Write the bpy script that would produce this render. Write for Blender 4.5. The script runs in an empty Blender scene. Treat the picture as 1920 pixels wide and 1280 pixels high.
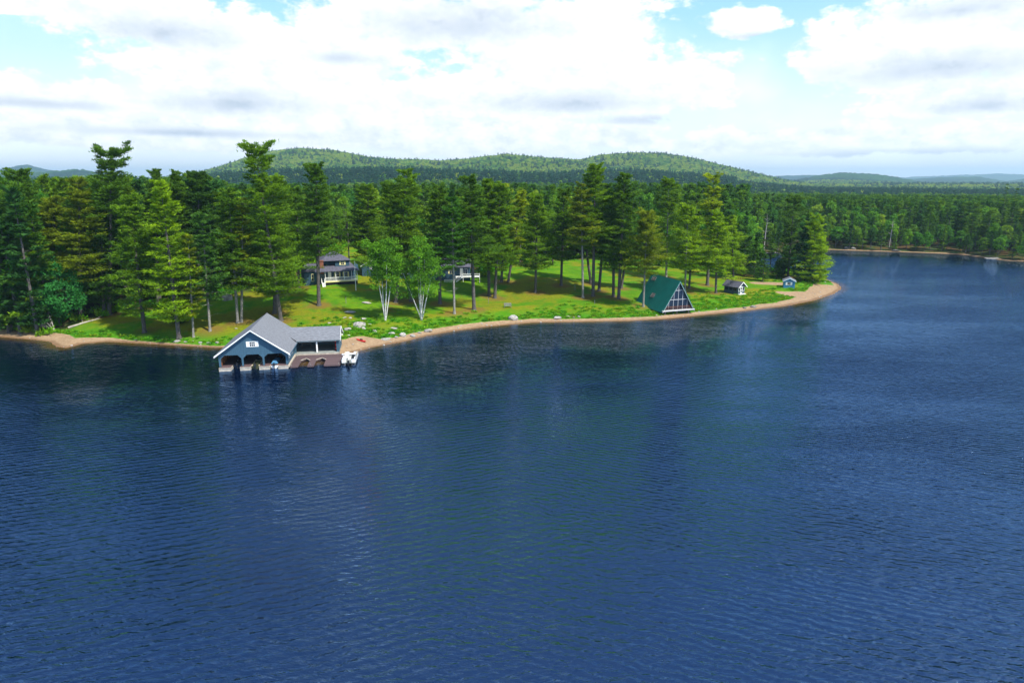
import bpy, math, random
import numpy as np
from mathutils import Vector

# ------------------------------------------------------------------ camera, world, sun, exposure
random.seed(4); RNG = np.random.default_rng(4)
scene = bpy.context.scene
COL = scene.collection
H = 32.0; F = 1220.0; PIT = math.atan((640 - 337) / F)
cam_d = bpy.data.cameras.new('camera'); cam = bpy.data.objects.new('camera', cam_d); COL.objects.link(cam)
cam.location = (0, 0, H); cam.rotation_euler = (math.pi / 2 - PIT, 0, 0)
cam_d.sensor_width = 36; cam_d.lens = F / 1920 * 36; cam_d.clip_start = 0.5; cam_d.clip_end = 40000
scene.camera = cam
SUN_AZ = math.radians(128); SUN_EL = math.radians(53)
sd = Vector((math.sin(SUN_AZ) * math.cos(SUN_EL), math.cos(SUN_AZ) * math.cos(SUN_EL), math.sin(SUN_EL)))
sun_d = bpy.data.lights.new('sun', 'SUN'); sun_d.energy = 4.4; sun_d.angle = math.radians(0.6); sun_d.color = (1, .95, .84)
sun = bpy.data.objects.new('sun', sun_d); COL.objects.link(sun)
sun.rotation_euler = sd.to_track_quat('Z', 'Y').to_euler()
scene.cycles.sample_clamp_indirect = 4.0; scene.cycles.sample_clamp_direct = 8.0
scene.view_settings.view_transform = 'Standard'; scene.view_settings.look = 'None'
scene.view_settings.exposure = 0.72; scene.view_settings.gamma = 1; scene.view_settings.use_curve_mapping = False

def pix_dir(px, py):
    u = (px - 960) / F; v = -(py - 640) / F
    c, s = math.cos(PIT), math.sin(PIT)
    return np.array([u, c + v * s, -s + v * c])

def project(x, y, z):
    c, s = math.cos(PIT), math.sin(PIT)
    dz = z - H
    zz = y * c - dz * s
    return 960 + F * x / zz, 640 - F * (y * s + dz * c) / zz

# node helper
class NT:
    def __init__(s, tree): s.t = tree; s.n = tree.nodes; s.l = tree.links
    def new(s, typ, **kw):
        n = s.n.new(typ)
        for k, v in kw.items():
            if k == 'ins':
                for i, val in v.items(): s.put(n.inputs[i], val)
            else: setattr(n, k, v)
        return n
    def put(s, sock, val):
        if isinstance(val, bpy.types.NodeSocket): s.l.new(val, sock)
        elif isinstance(val, bpy.types.Node): s.l.new(val.outputs[0], sock)
        else: sock.default_value = val
    def math(s, op, a, b=0.0, c=None, clamp=False):
        n = s.n.new('ShaderNodeMath'); n.operation = op; n.use_clamp = clamp
        s.put(n.inputs[0], a); s.put(n.inputs[1], b)
        if c is not None: s.put(n.inputs[2], c)
        return n.outputs[0]
    def mix(s, f, a, b, typ='RGBA', blend='MIX'):
        n = s.n.new('ShaderNodeMix'); n.data_type = 'RGBA'; n.blend_type = blend
        s.put(n.inputs[0], f); s.put(n.inputs[6], a); s.put(n.inputs[7], b)
        return n.outputs[2]
    def noise(s, vec, scale, detail=3, rough=.5, dist=0):
        n = s.n.new('ShaderNodeTexNoise')
        if vec is not None: s.put(n.inputs['Vector'], vec)
        n.inputs['Scale'].default_value = scale; n.inputs['Detail'].default_value = detail
        n.inputs['Roughness'].default_value = rough; n.inputs['Distortion'].default_value = dist
        return n.outputs['Fac']
    def sstep(s, v, a, b, lo=0.0, hi=1.0):
        n = s.n.new('ShaderNodeMapRange'); n.interpolation_type = 'SMOOTHSTEP'
        s.put(n.inputs[0], v); n.inputs[1].default_value = a; n.inputs[2].default_value = b
        n.inputs[3].default_value = lo; n.inputs[4].default_value = hi
        return n.outputs[0]

def C4(c): return (c[0], c[1], c[2], 1)

world = bpy.data.worlds.new('World'); scene.world = world; world.use_nodes = True
def build_world():
    w = NT(world.node_tree); w.n.clear()
    tc = w.new('ShaderNodeTexCoord')
    sep = w.new('ShaderNodeSeparateXYZ', ins={0: tc.outputs['Generated']})
    X, Y, Z = sep.outputs
    az = w.math('MULTIPLY', w.math('ARCTAN2', X, Y), 180 / math.pi)
    el = w.math('MULTIPLY', w.math('ARCSINE', Z), 180 / math.pi)
    ae = w.new('ShaderNodeCombineXYZ', ins={0: az, 1: w.math('MULTIPLY', el, 1.7), 2: 0.0})
    n1 = w.noise(ae, .20, 9, .62)
    n2 = w.noise(ae, .55, 5, .62)
    nn = w.math('SUBTRACT', w.math('ADD', w.math('MULTIPLY', n1, .65), w.math('MULTIPLY', n2, .35)), .5)
    aeu = w.new('ShaderNodeCombineXYZ', ins={0: w.math('ADD', az, .9), 1: w.math('MULTIPLY', w.math('ADD', el, .9), 1.7), 2: 0.0})
    relief = w.sstep(w.math('SUBTRACT', w.noise(aeu, .20, 9, .62), n1), -.02, .13)
    def blob(px, py, rx, ry):
        d = pix_dir(px, py); d = d / np.linalg.norm(d)
        a0 = math.degrees(math.atan2(d[0], d[1])); e0 = math.degrees(math.asin(d[2]))
        k = math.degrees(1 / F) * math.cos(math.atan((px - 960) / F)) ** 1.3
        du = w.math('MULTIPLY', w.math('SUBTRACT', az, a0), 1 / (rx * k))
        dv = w.math('MULTIPLY', w.math('SUBTRACT', el, e0), 1 / (ry * k))
        # flat bases: steeper below the middle
        dn = w.math('MULTIPLY', w.math('MINIMUM', dv, 0.0), 1.35)
        dv = w.math('ADD', w.math('MAXIMUM', dv, 0.0), dn)
        r = w.math('SQRT', w.math('ADD', w.math('MULTIPLY', du, du), w.math('MULTIPLY', dv, dv)))
        return w.math('SUBTRACT', 1.0, r)
    def union(bl):
        o = None
        for b in bl:
            v = blob(*b); o = v if o is None else w.math('MAXIMUM', o, v)
        return o
    clouds = [(250, 30, 190, 75), (60, 185, 215, 55), (470, 120, 260, 105), (640, 120, 130, 90), (560, 200, 300, 80), (800, 45, 290, 62),
              (1060, 105, 230, 115), (1230, 165, 150, 75), (1000, 190, 320, 60), (1400, 48, 75, 30), (1700, 95, 220, 105), (1840, 60, 190, 95),
              (1830, 190, 200, 50), (300, 255, 420, 42), (900, 260, 420, 45), (1600, 265, 500, 36), (0, 10, 150, 22), (760, 200, 120, 55)]
    grey = [(300, 62, 130, 36), (450, 195, 150, 26), (860, 48, 190, 38), (1060, 195, 180, 22), (1740, 130, 190, 34), (1850, 200, 130, 22),
            (70, 195, 150, 12), (1420, 68, 50, 8), (1800, 20, 130, 26), (640, 110, 70, 14), (350, 250, 200, 10), (1250, 225, 160, 10), (1700, 290, 240, 10)]
    dens = w.sstep(w.math('ADD', union(clouds), w.math('MULTIPLY', nn, 2.5)), -.02, .26)
    gfac = w.sstep(w.math('ADD', union(grey), w.math('MULTIPLY', nn, 3.4)), -.55, 1.15)
    # broken cumulus over the rest of the sky
    zc = w.math('ADD', w.math('MAXIMUM', Z, 0.0), .09)
    pl = w.new('ShaderNodeCombineXYZ', ins={0: w.math('DIVIDE', X, zc), 1: w.math('DIVIDE', Y, zc), 2: 3.7})
    g1 = w.noise(pl, .75, 7, .58, .2)
    gen = w.sstep(g1, .50, .60)
    genm = w.sstep(el, 13.0, 17.0)
    az2 = w.sstep(w.math('ABSOLUTE', az), 40.0, 48.0)
    genm = w.math('MAXIMUM', genm, az2)
    gen = w.math('MULTIPLY', gen, genm)
    ggen = w.math('MULTIPLY', w.sstep(g1, .58, .72), genm)
    dens = w.math('MAXIMUM', dens, gen)
    gfac = w.math('MAXIMUM', w.math('ADD', w.math('MULTIPLY', gfac, .62), w.math('MULTIPLY', relief, .22)), w.math('MULTIPLY', ggen, .55))
    sky = w.new('ShaderNodeTexSky'); sky.sky_type = 'NISHITA'; sky.sun_disc = False
    sky.sun_elevation = SUN_EL; sky.sun_rotation = SUN_AZ; sky.altitude = 500; sky.air_density = 1.0; sky.dust_density = .6; sky.ozone_density = 1.5
    bg1 = w.new('ShaderNodeBackground', ins={0: sky.outputs[0], 1: .15})
    # thin bright veil of cirrus and haze, thickest low down
    veil = w.sstep(el, 2.0, 30.0, 1.0, .04)
    vn = w.noise(ae, .06, 4, .55)
    veilc = w.mix(w.sstep(el, 1.0, 15.0), C4((.72, .77, .80)), C4((.23, .52, .67)))
    veilc = w.mix(w.math('MULTIPLY', w.sstep(vn, .45, .7), .45), veilc, C4((.95, 1.0, 1.02)))
    bg2 = w.new('ShaderNodeBackground', ins={0: veilc, 1: 1.0})
    m1 = w.new('ShaderNodeMixShader', ins={0: w.math('MULTIPLY', veil, .92), 1: bg1.outputs[0], 2: bg2.outputs[0]})
    cc = w.mix(gfac, w.mix(w.sstep(n2, .3, .7), C4((.66, .70, .74)), C4((.86, .86, .87))), C4((.29, .36, .45)))
    bg3 = w.new('ShaderNodeBackground', ins={0: cc, 1: 1.0})
    hz = w.sstep(el, -1.0, 3.5)
    m2 = w.new('ShaderNodeMixShader', ins={0: w.math('MULTIPLY', dens, w.math('MULTIPLY', w.math('ADD', w.math('MULTIPLY', hz, .3), .7), .97)), 1: m1.outputs[0], 2: bg3.outputs[0]})
    out = w.new('ShaderNodeOutputWorld', ins={0: m2.outputs[0]})
build_world()

# ------------------------------------------------------------------ materials
MATS = {}
def mat(name, col, rough=.8, spec=.3, metal=0.0, var=0.0, vscale=2.0, bump=0.0, bscale=8.0, trans=0.0, stretch=None):
    if name in MATS: return MATS[name]
    m = bpy.data.materials.new(name); m.use_nodes = True; MATS[name] = m
    t = NT(m.node_tree); b = t.n['Principled BSDF']
    b.inputs['Roughness'].default_value = rough; b.inputs['Specular IOR Level'].default_value = spec; b.inputs['Metallic'].default_value = metal
    b.inputs['Base Color'].default_value = C4(col)
    if trans: b.inputs['Transmission Weight'].default_value = trans
    tc = t.new('ShaderNodeTexCoord'); vec = tc.outputs['Object']
    if stretch:
        mp = t.new('ShaderNodeMapping', ins={0: vec}); mp.inputs['Scale'].default_value = stretch; vec = mp.outputs[0]
    if var:
        n = t.noise(vec, vscale, 5, .65)
        lo = C4([c * (1 - var) for c in col]); hi = C4([min(1, c * (1 + var)) for c in col])
        t.put(b.inputs['Base Color'], t.mix(t.sstep(n, .3, .7), lo, hi))
    if bump:
        n = t.noise(vec, bscale, 4, .6)
        bp = t.new('ShaderNodeBump', ins={'Height': n}); bp.inputs['Distance'].default_value = bump; bp.inputs['Strength'].default_value = .8
        t.put(b.inputs['Normal'], bp.outputs[0])
    return m

SIDING = mat('blue_siding', (.042, .10, .15), .75, var=.16, vscale=1.5, bump=.02, bscale=3, stretch=(5, 5, .4))
SIDING2 = mat('slate_blue_siding', (.028, .07, .105), .75, var=.18, vscale=1.5, bump=.02, bscale=3, stretch=(.5, .5, 6))
SIDING3 = mat('grey_green_siding', (.06, .10, .12), .75, var=.15, vscale=1.5)
WHITE = mat('white_paint', (.78, .78, .76), .5, var=.05, vscale=2)
CREAM = mat('cream_paint', (.72, .66, .32), .6)
SHING = mat('grey_shingle', (.155, .165, .19), .9, .2, var=.22, vscale=2.2, bump=.03, bscale=7, stretch=(.7, 2.2, 2.2))
SHINGD = mat('dark_shingle', (.085, .085, .115), .9, .2, var=.25, vscale=2.5, bump=.03, bscale=7)
METALG = mat('green_metal_roof', (.003, .12, .10), .45, .4, var=.12, vscale=.6)
GLASS = mat('window_glass', (.012, .02, .035), .06, .7)
BRICK = mat('red_brick', (.20, .075, .045), .9, var=.3, vscale=6)
WOODD = mat('weathered_plank', (.10, .066, .070), .8, var=.22, vscale=2.5, stretch=(6, .5, 1), bump=.01, bscale=6)
WOODB = mat('brown_wood', (.20, .075, .025), .8, var=.35, vscale=3)
WOODG = mat('grey_wood', (.20, .19, .18), .85, var=.3, vscale=3)
CONC = mat('pale_timber', (.42, .37, .31), .85, var=.2, vscale=2)
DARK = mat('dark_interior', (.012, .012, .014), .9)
FLOORG = mat('grey_floor', (.22, .24, .23), .7, var=.15)
REDP = mat('red_plastic', (.55, .02, .02), .35, .5)
BLACK = mat('black_plastic', (.015, .015, .018), .35, .5)
GEL = mat('white_gelcoat', (.80, .80, .80), .2, .5)
NAVY = mat('navy_gelcoat', (.015, .03, .06), .2, .5)
CANV = mat('blue_canvas', (.05, .16, .28), .8)
TEAK = mat('varnished_mahogany', (.24, .06, .015), .25, .5, var=.2)
OLIVE = mat('olive_hull', (.05, .055, .02), .4, .5)
STEEL = mat('aluminium', (.55, .56, .58), .35, .5, metal=.9)
VINYL = mat('beige_vinyl', (.5, .42, .3), .6)
BARK = mat('pine_bark', (.092, .083, .078), .95, .15, var=.4, vscale=3, bump=.06, bscale=5, stretch=(3, 3, .6))
BARKL = mat('lichen_bark', (.21, .20, .18), .95, .15, var=.4, vscale=3, bump=.05, bscale=5, stretch=(2, 2, 1))
BIRCHB = mat('birch_bark', (.50, .49, .46), .8, .2, var=.45, vscale=2.5, stretch=(.6, .6, 4))
DEADW = mat('bleached_deadwood', (.34, .31, .28), .9, var=.25)
FLAGM = mat('pale_blue_flag', (.30, .42, .62), .8)

def rock_mat():
    m = bpy.data.materials.new('granite'); m.use_nodes = True
    t = NT(m.node_tree); b = t.n['Principled BSDF']; b.inputs['Roughness'].default_value = .9; b.inputs['Specular IOR Level'].default_value = .2
    tc = t.new('ShaderNodeTexCoord'); oi = t.new('ShaderNodeObjectInfo')
    n = t.noise(tc.outputs['Object'], 2.2, 6, .7); n2 = t.noise(tc.outputs['Object'], .8, 3)
    c = t.mix(t.sstep(n, .35, .65), C4((.20, .20, .20)), C4((.44, .43, .42)))
    c = t.mix(t.math('MULTIPLY', t.sstep(n2, .5, .65), .6), c, C4((.22, .21, .15)))
    c = t.mix(1.0, c, oi.outputs['Color'], blend='MULTIPLY')
    t.put(b.inputs['Base Color'], c)
    bp = t.new('ShaderNodeBump', ins={'Height': n}); bp.inputs['Distance'].default_value = .08; t.put(b.inputs['Normal'], bp.outputs[0])
    return m
ROCK = rock_mat()

def leaf_mat(name, far=False, ramp=None, transl=.38):
    m = bpy.data.materials.new(name); m.use_nodes = True
    t = NT(m.node_tree); b = t.n['Principled BSDF']; b.inputs['Roughness'].default_value = .7; b.inputs['Specular IOR Level'].default_value = .12
    oi = t.new('ShaderNodeObjectInfo')
    at_ = t.new('ShaderNodeAttribute'); at_.attribute_name = 'tint'
    if ramp:
        r = t.new('ShaderNodeValToRGB'); r.color_ramp.interpolation = 'LINEAR'
        els = r.color_ramp.elements
        els[0].position = 0; els[0].color = C4(ramp[0]); els[1].position = 1; els[1].color = C4(ramp[-1])
        for i, c in enumerate(ramp[1:-1]):
            e = els.new((i + 1) / (len(ramp) - 1)); e.color = C4(c)
        t.put(r.inputs[0], oi.outputs['Random']); c = r.outputs[0]
    else:
        c = oi.outputs['Color']
    v = t.math('MULTIPLY', at_.outputs['Fac'], 1.0)
    vc = t.new('ShaderNodeCombineXYZ', ins={0: t.math('MULTIPLY', v, t.math('ADD', .7, t.math('MULTIPLY', v, .3))), 1: v, 2: v})
    c = t.mix(1.0, c, vc.outputs[0], blend='MULTIPLY')
    t.put(b.inputs['Base Color'], c)
    tr = t.new('ShaderNodeBsdfTranslucent', ins={0: t.mix(1.0, c, C4((1.35, 1.15, .4)), blend='MULTIPLY')})
    mx = t.new('ShaderNodeMixShader', ins={0: transl, 1: b.outputs[0], 2: tr.outputs[0]})
    t.l.new(mx.outputs[0], t.n['Material Output'].inputs[0])
    return m
NEEDLE = leaf_mat('needles')
RAMP_CON = [(.016, .065, .022), (.03, .10, .02), (.05, .14, .018), (.022, .085, .04), (.06, .15, .012), (.03, .09, .012)]
RAMP_DEC = [(.055, .20, .018), (.11, .26, .015), (.04, .15, .025), (.17, .29, .02), (.06, .19, .02), (.08, .23, .02)]
RAMP_FARSHADE = [(.012, .065, .045), (.018, .085, .05), (.022, .095, .045), (.012, .06, .035)]
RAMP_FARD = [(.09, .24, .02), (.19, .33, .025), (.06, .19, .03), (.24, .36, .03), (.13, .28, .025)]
FAR_SHADE_CON = leaf_mat('far_shaded_conifer_foliage', ramp=RAMP_FARSHADE)  # dark teal puts cloud shadow into the conifer colour
FAR_DEC = leaf_mat('far_hardwood_foliage', ramp=[(.07, .21, .03), (.11, .26, .02), (.14, .28, .025), (.06, .19, .035)])  # darker hardwood copy, used outside the painted sun patches
FAR_SUN = leaf_mat('far_sunlit_hardwood_foliage', ramp=[(.22, .36, .03), (.28, .38, .04), (.18, .33, .03)])  # sunlit copy of the far hardwood, sunshine put into the colour
RAMP_CON = [(c[0] * 2.1, c[1] * 1.75, c[2]) for c in RAMP_CON]
MID_CON = leaf_mat('conifer_foliage', ramp=RAMP_CON)
RAMP_DEC = [(c[0] * 1.25, c[1] * 1.2, c[2]) for c in RAMP_DEC]
MID_DEC = leaf_mat('hardwood_foliage', ramp=RAMP_DEC)
BRUSHM = leaf_mat('brush_leaves', ramp=[(.07, .29, .006), (.15, .36, .008), (.19, .30, .012), (.08, .32, .008), (.05, .23, .010)])

# ------------------------------------------------------------------ object helpers
def tag(o, label=None, cat=None, group=None, kind=None):
    if label: o['label'] = label
    if cat: o['category'] = cat
    if group: o['group'] = group
    if kind: o['kind'] = kind
    return o

def empty(name, loc, rz=0.0):
    o = bpy.data.objects.new(name, None); COL.objects.link(o); o.location = loc; o.rotation_euler = (0, 0, rz)
    o.empty_display_size = .3
    return o

def mesh_np(name, V, Fc, n, tint=None):
    """V (k,3), Fc (m,n) fixed-size faces."""
    me = bpy.data.meshes.new(name)
    V = np.ascontiguousarray(V, dtype=np.float32); Fc = np.ascontiguousarray(Fc, dtype=np.int32)
    me.vertices.add(len(V)); me.vertices.foreach_set('co', V.ravel())
    me.loops.add(Fc.size); me.loops.foreach_set('vertex_index', Fc.ravel())
    me.polygons.add(len(Fc)); me.polygons.foreach_set('loop_start', np.arange(0, Fc.size, n, dtype=np.int32))
    if tint is not None:
        a = me.attributes.new('tint', 'FLOAT', 'FACE'); a.data.foreach_set('value', np.ascontiguousarray(tint, dtype=np.float32))
    me.update(calc_edges=True)
    return me

def obj_of(name, me, m, parent=None, smooth=False):
    o = bpy.data.objects.new(name, me); COL.objects.link(o)
    if m is not None and not me.materials: me.materials.append(m)
    if smooth: me.polygons.foreach_set('use_smooth', [True] * len(me.polygons))
    if parent: o.parent = parent
    return o

class MB:
    def __init__(s): s.v = []; s.f = []
    def box(s, x0, x1, y0, y1, z0, z1):
        b = len(s.v); s.v += [(x0, y0, z0), (x1, y0, z0), (x1, y1, z0), (x0, y1, z0), (x0, y0, z1), (x1, y0, z1), (x1, y1, z1), (x0, y1, z1)]
        s.f += [tuple(b + i for i in q) for q in ((0, 3, 2, 1), (4, 5, 6, 7), (0, 1, 5, 4), (1, 2, 6, 5), (2, 3, 7, 6), (3, 0, 4, 7))]
        return s
    def hexa(s, pts):
        b = len(s.v); s.v += [tuple(p) for p in pts]
        s.f += [tuple(b + i for i in q) for q in ((0, 3, 2, 1), (4, 5, 6, 7), (0, 1, 5, 4), (1, 2, 6, 5), (2, 3, 7, 6), (3, 0, 4, 7))]
        return s
    def bar(s, p, q, w, h=None):
        h = h or w
        p, q = Vector(p), Vector(q); d = (q - p).normalized()
        up = Vector((0, 0, 1)) if abs(d.z) < .95 else Vector((0, 1, 0))
        sx = d.cross(up).normalized() * w / 2; sy = sx.cross(d).normalized() * h / 2
        return s.hexa([p - sx - sy, p + sx - sy, q + sx - sy, q - sx - sy, p - sx + sy, p + sx + sy, q + sx + sy, q - sx + sy])
    def prism(s, poly, axis, a, b):
        """extrude 2-D polygon: axis 'y' -> poly is (x,z); axis 'x' -> (y,z); axis 'z' -> (x,y)."""
        n = len(poly); k = len(s.v)
        def P(p, t): return (p[0], t, p[1]) if axis == 'y' else ((t, p[0], p[1]) if axis == 'x' else (p[0], p[1], t))
        s.v += [P(p, a) for p in poly] + [P(p, b) for p in poly]
        s.f.append(tuple(k + i for i in range(n))); s.f.append(tuple(k + n + i for i in reversed(range(n))))
        for i in range(n):
            j = (i + 1) % n; s.f.append((k + i, k + n + i, k + n + j, k + j))
        return s
    def tube(s, pts, rad, n=6, cap=True):
        k0 = len(s.v); pts = [Vector(p) for p in pts]
        for i, p in enumerate(pts):
            d = (pts[min(i + 1, len(pts) - 1)] - pts[max(i - 1, 0)]).normalized()
            a = d.cross(Vector((0, 1, .01)) if abs(d.y) < .9 else Vector((1, 0, .01))).normalized(); b = d.cross(a)
            for j in range(n):
                t = 2 * math.pi * j / n; s.v.append(tuple(p + (a * math.cos(t) + b * math.sin(t)) * rad[i]))
        for i in range(len(pts) - 1):
            for j in range(n):
                a, b = k0 + i * n + j, k0 + i * n + (j + 1) % n; s.f.append((a, b, b + n, a + n))
        if cap:
            s.f.append(tuple(k0 + j for j in reversed(range(n)))); e = k0 + (len(pts) - 1) * n; s.f.append(tuple(e + j for j in range(n)))
        return s
    def build(s, name, m, parent=None, smooth=False):
        me = bpy.data.meshes.new(name); me.from_pydata(s.v, [], s.f); me.update()
        import bmesh
        bm = bmesh.new(); bm.from_mesh(me); bmesh.ops.recalc_face_normals(bm, faces=bm.faces); bm.to_mesh(me); bm.free()
        return obj_of(name, me, m, parent, smooth)

def dup(o, parent=None):
    c = o.copy(); COL.objects.link(c); c.parent = parent
    for ch in list(o.children): dup(ch, c)
    return c

# ------------------------------------------------------------------ land
def at(px, py, z=0.0):
    d = pix_dir(px, py); t = (z - H) / d[2]
    return np.array([d[0] * t, d[1] * t, z])

shore_px = [(-700, 600), (-400, 615), (-150, 628), (0, 632), (60, 637), (92, 641), (104, 650), (125, 653), (152, 645), (200, 641), (260, 644), (330, 648), (400, 652), (440, 652),
            (500, 652), (560, 655), (600, 660), (632, 669), (660, 662), (700, 651), (760, 640), (800, 630), (850, 621), (920, 612), (1000, 605), (1100, 603.5), (1180, 602),
            (1250, 598), (1320, 591), (1400, 583), (1480, 573), (1530, 563), (1565, 551), (1580, 541), (1574, 533), (1552, 524), (1525, 516), (1490, 510), (1450, 507), (1412, 506),
            (1395, 496), (1400, 484), (1432, 473), (1500, 471), (1560, 468.5), (1600, 470), (1700, 473), (1800, 477), (1850, 484), (1890, 489), (1940, 491), (2060, 494), (2300, 500), (2700, 512)]
SH = [at(x, y)[:2] for x, y in shore_px]
SH += [np.array([900, 60]), np.array([1500, -400]), np.array([9000, -400]), np.array([30000, 30000]), np.array([-30000, 30000]), np.array([-9000, -400]), np.array([-1500, -400]), np.array([-500, 60])]
SH = np.array(SH)

def sdist(x, y):
    """signed distance to the shore, positive on land."""
    x = np.asarray(x, float).ravel(); y = np.asarray(y, float).ravel()
    best = np.full(len(x), 1e9); inside = np.zeros(len(x), bool)
    n = len(SH)
    for i in range(n):
        ax, ay = SH[i]; bx, by = SH[(i + 1) % n]
        ex, ey = bx - ax, by - ay; L2 = ex * ex + ey * ey
        t = np.clip(((x - ax) * ex + (y - ay) * ey) / L2, 0, 1)
        best = np.minimum(best, (x - ax - t * ex) ** 2 + (y - ay - t * ey) ** 2)
        if ay != by:
            c = ((ay > y) != (by > y)) & (x < (bx - ax) * (y - ay) / (by - ay) + ax)
            inside ^= c
    d = np.sqrt(best)
    return np.where(inside, d, -d)

def sm(a, b, v):
    t = np.clip((v - a) / (b - a), 0, 1); return t * t * (3 - 2 * t)

_g = np.random.default_rng(11); _ph = _g.uniform(0, 6.28, (24, 2)); _dr = _g.uniform(0, 3.14159, 24)
def wav(x, y, L, k0=0, n=5):
    v = 0
    for i in range(n):
        a = _dr[(k0 + i) % 24]; l = L * (1 + .37 * i) / 1.6
        v = v + np.sin((x * math.cos(a) + y * math.sin(a)) * 6.283 / l + _ph[(k0 + i) % 24, 0])
    return v / n

# ridge profiles: (distance, radial half-width, [(px, silhouette py)])
RIDGES = [
    (1350, 360, 9, [(-600, 345), (0, 345), (300, 340), (430, 332), (520, 324), (640, 322), (760, 322), (900, 328), (1000, 330), (1100, 327), (1200, 326), (1300, 331), (1400, 341), (1500, 352), (2000, 356), (2600, 356)]),
    (2600, 750, 8, [(-600, 345), (300, 345), (390, 328), (430, 316), (480, 300), (520, 288), (580, 282), (640, 287), (700, 299), (760, 305), (830, 308), (880, 305), (950, 297), (1020, 303), (1080, 306), (1120, 296), (1180, 291), (1230, 291), (1290, 301), (1350, 315), (1400, 328), (1450, 339), (1500, 347), (2600, 349)]),
    (4300, 800, 8, [(-600, 330), (-100, 326), (40, 329), (120, 321), (180, 317), (240, 327), (300, 340), (900, 342), (1400, 344), (1470, 337), (1520, 326), (1560, 322.5), (1620, 326), (1680, 336), (1740, 346), (2600, 350)]),
    (7200, 1300, 0, [(-600, 318), (-60, 318), (20, 322), (50, 318), (90, 310.5), (125, 320), (200, 330), (300, 338), (1380, 339), (1440, 331), (1500, 329.5), (1560, 334), (1660, 338), (1730, 334), (1800, 333), (1850, 341), (1880, 337), (1920, 332), (2000, 327), (2600, 327)]),
    (11500, 1500, 0, [(-600, 332), (0, 326), (40, 335), (700, 338), (1500, 338), (1640, 334), (1780, 328), (1840, 326), (1920, 329), (2100, 338), (2600, 338)]),
]
def ground_z(x, y, d=None):
    x = np.asarray(x, float); y = np.asarray(y, float); shp = x.shape
    x = x.ravel(); y = y.ravel()
    if d is None: d = sdist(x, y)
    r = np.hypot(x, y)
    left = 1 - sm(-25, 45, x)
    left = np.maximum(left, 0)
    bank = .55 * sm(0, 5, d) + 1.0 * sm(5.5, 12, d)
    lawn = (1.3 + 3.3 * left) * sm(8, 62, d) + 1.8 * left * sm(45, 110, d)
    flat = 2.5 * sm(100, 600, d)
    z = bank + lawn + flat
    z = z + sm(10, 40, d) * .22 * wav(x, y, 23, 0) + sm(60, 300, d) * 2.0 * wav(x, y, 170, 5)
    pen = np.exp(-(((x - 78) / 26) ** 2 + ((y - 180) / 22) ** 2))   # low sandy spit
    z = z * (1 - .45 * pen * (d > 0))
    z = np.where(d < 0, np.maximum(-5, d * .16), z)
    # ridges
    az = np.arctan2(x, y)
    px = 960 + F * np.tan(np.clip(az, -1.2, 1.2)) * math.cos(PIT) * 1.02
    hz = np.zeros_like(z)
    front = (y > 50)
    for R, wd, can, prof in RIDGES:
        p = np.array(prof); py = np.interp(px, p[:, 0], p[:, 1])
        el = np.arctan2(337 - py, F) * np.cos(np.clip(az, -1.2, 1.2))
        top = H + R * np.tan(el) - can
        rr = R * (1 + .06 * np.sin(az * 9 + R))
        g = np.exp(-((r - rr) / wd) ** 2)
        side = 1 + .10 * wav(x, y, R * .16, 3) * (1 - np.exp(-((r - rr) / (wd * .5)) ** 2))
        hz = np.maximum(hz, top * g * side)
    z = np.maximum(z, np.where(front & (d > 0), hz, z)) + np.where(r > 700, 3.0 * wav(x, y, 300, 9), 0) * (hz > z)
    z = z + np.where((y < 50) & (d > 0), 20 * sm(0, 400, d), 0)
    return z.reshape(shp)

def ground_hit(px, py):
    d = pix_dir(px, py)
    ts = np.linspace(60, 900, 1700) / d[1]
    P = ts[:, None] * d[None, :]; P[:, 2] += H
    gz = ground_z(P[:, 0], P[:, 1])
    gz = np.maximum(gz, 0)
    k = np.argmax(P[:, 2] < gz)
    if k == 0: return at(px, py, 2)
    return np.array([P[k, 0], P[k, 1], gz[k]])

def polar(rs, azs):
    R, A = np.meshgrid(rs, azs, indexing='ij')
    return R * np.sin(A), R * np.cos(A)

def grid_mesh(name, X, Y, Z, keep=None, wrap=True):
    nr, na = X.shape
    V = np.stack([X.ravel(), Y.ravel(), Z.ravel()], 1)
    i = np.arange(nr - 1)[:, None]; j = np.arange(na if wrap else na - 1)[None, :]
    j2 = (j + 1) % na
    a = i * na + j; b = i * na + j2; c = (i + 1) * na + j2; dd = (i + 1) * na + j
    Fc = np.stack([a.ravel(), b.ravel(), c.ravel(), dd.ravel()], 1)
    if keep is not None: Fc = Fc[keep(Fc)]
    me = mesh_np(name, V, Fc, 4)
    return me

fine = np.radians(np.linspace(-46, 46, 520)); coarse = np.radians(np.linspace(50, 310, 60))
AZS = np.concatenate([fine, coarse])
rs_near = np.exp(np.linspace(math.log(62), math.log(420), 560)); rs_mid = np.exp(np.linspace(math.log(424), math.log(1000), 60))
RS = np.concatenate([[1, 25, 50], rs_near, rs_mid])
X, Y = polar(RS, AZS); D = sdist(X, Y).reshape(X.shape); Z = ground_z(X, Y, D.ravel())
gm = grid_mesh('ground', X, Y, Z)

# beach width by place
BW = np.array([(-700, 4), (0, 4.2), (120, 4.6), (250, 1.5), (400, 1.2), (560, 3), (625, 8.0), (680, 7.0), (710, 3.6), (780, 3.0), (900, 3.4), (1100, 2.4), (1250, 2.7), (1400, 3.0), (1480, 4.2), (1530, 8.5), (1580, 12), (1700, 2.0), (2600, 2)])
PXg, PYg = project(X, np.maximum(Y, 20), Z)
bw = np.interp(PXg, BW[:, 0], BW[:, 1]); bw = np.where(Y > 200, 2.0, bw)
bw = bw * (1 + .16 * wav(X, Y, 9, 2))
sand = 1 - sm(0, 1, (D - bw) / 1.6 + .5)
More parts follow.
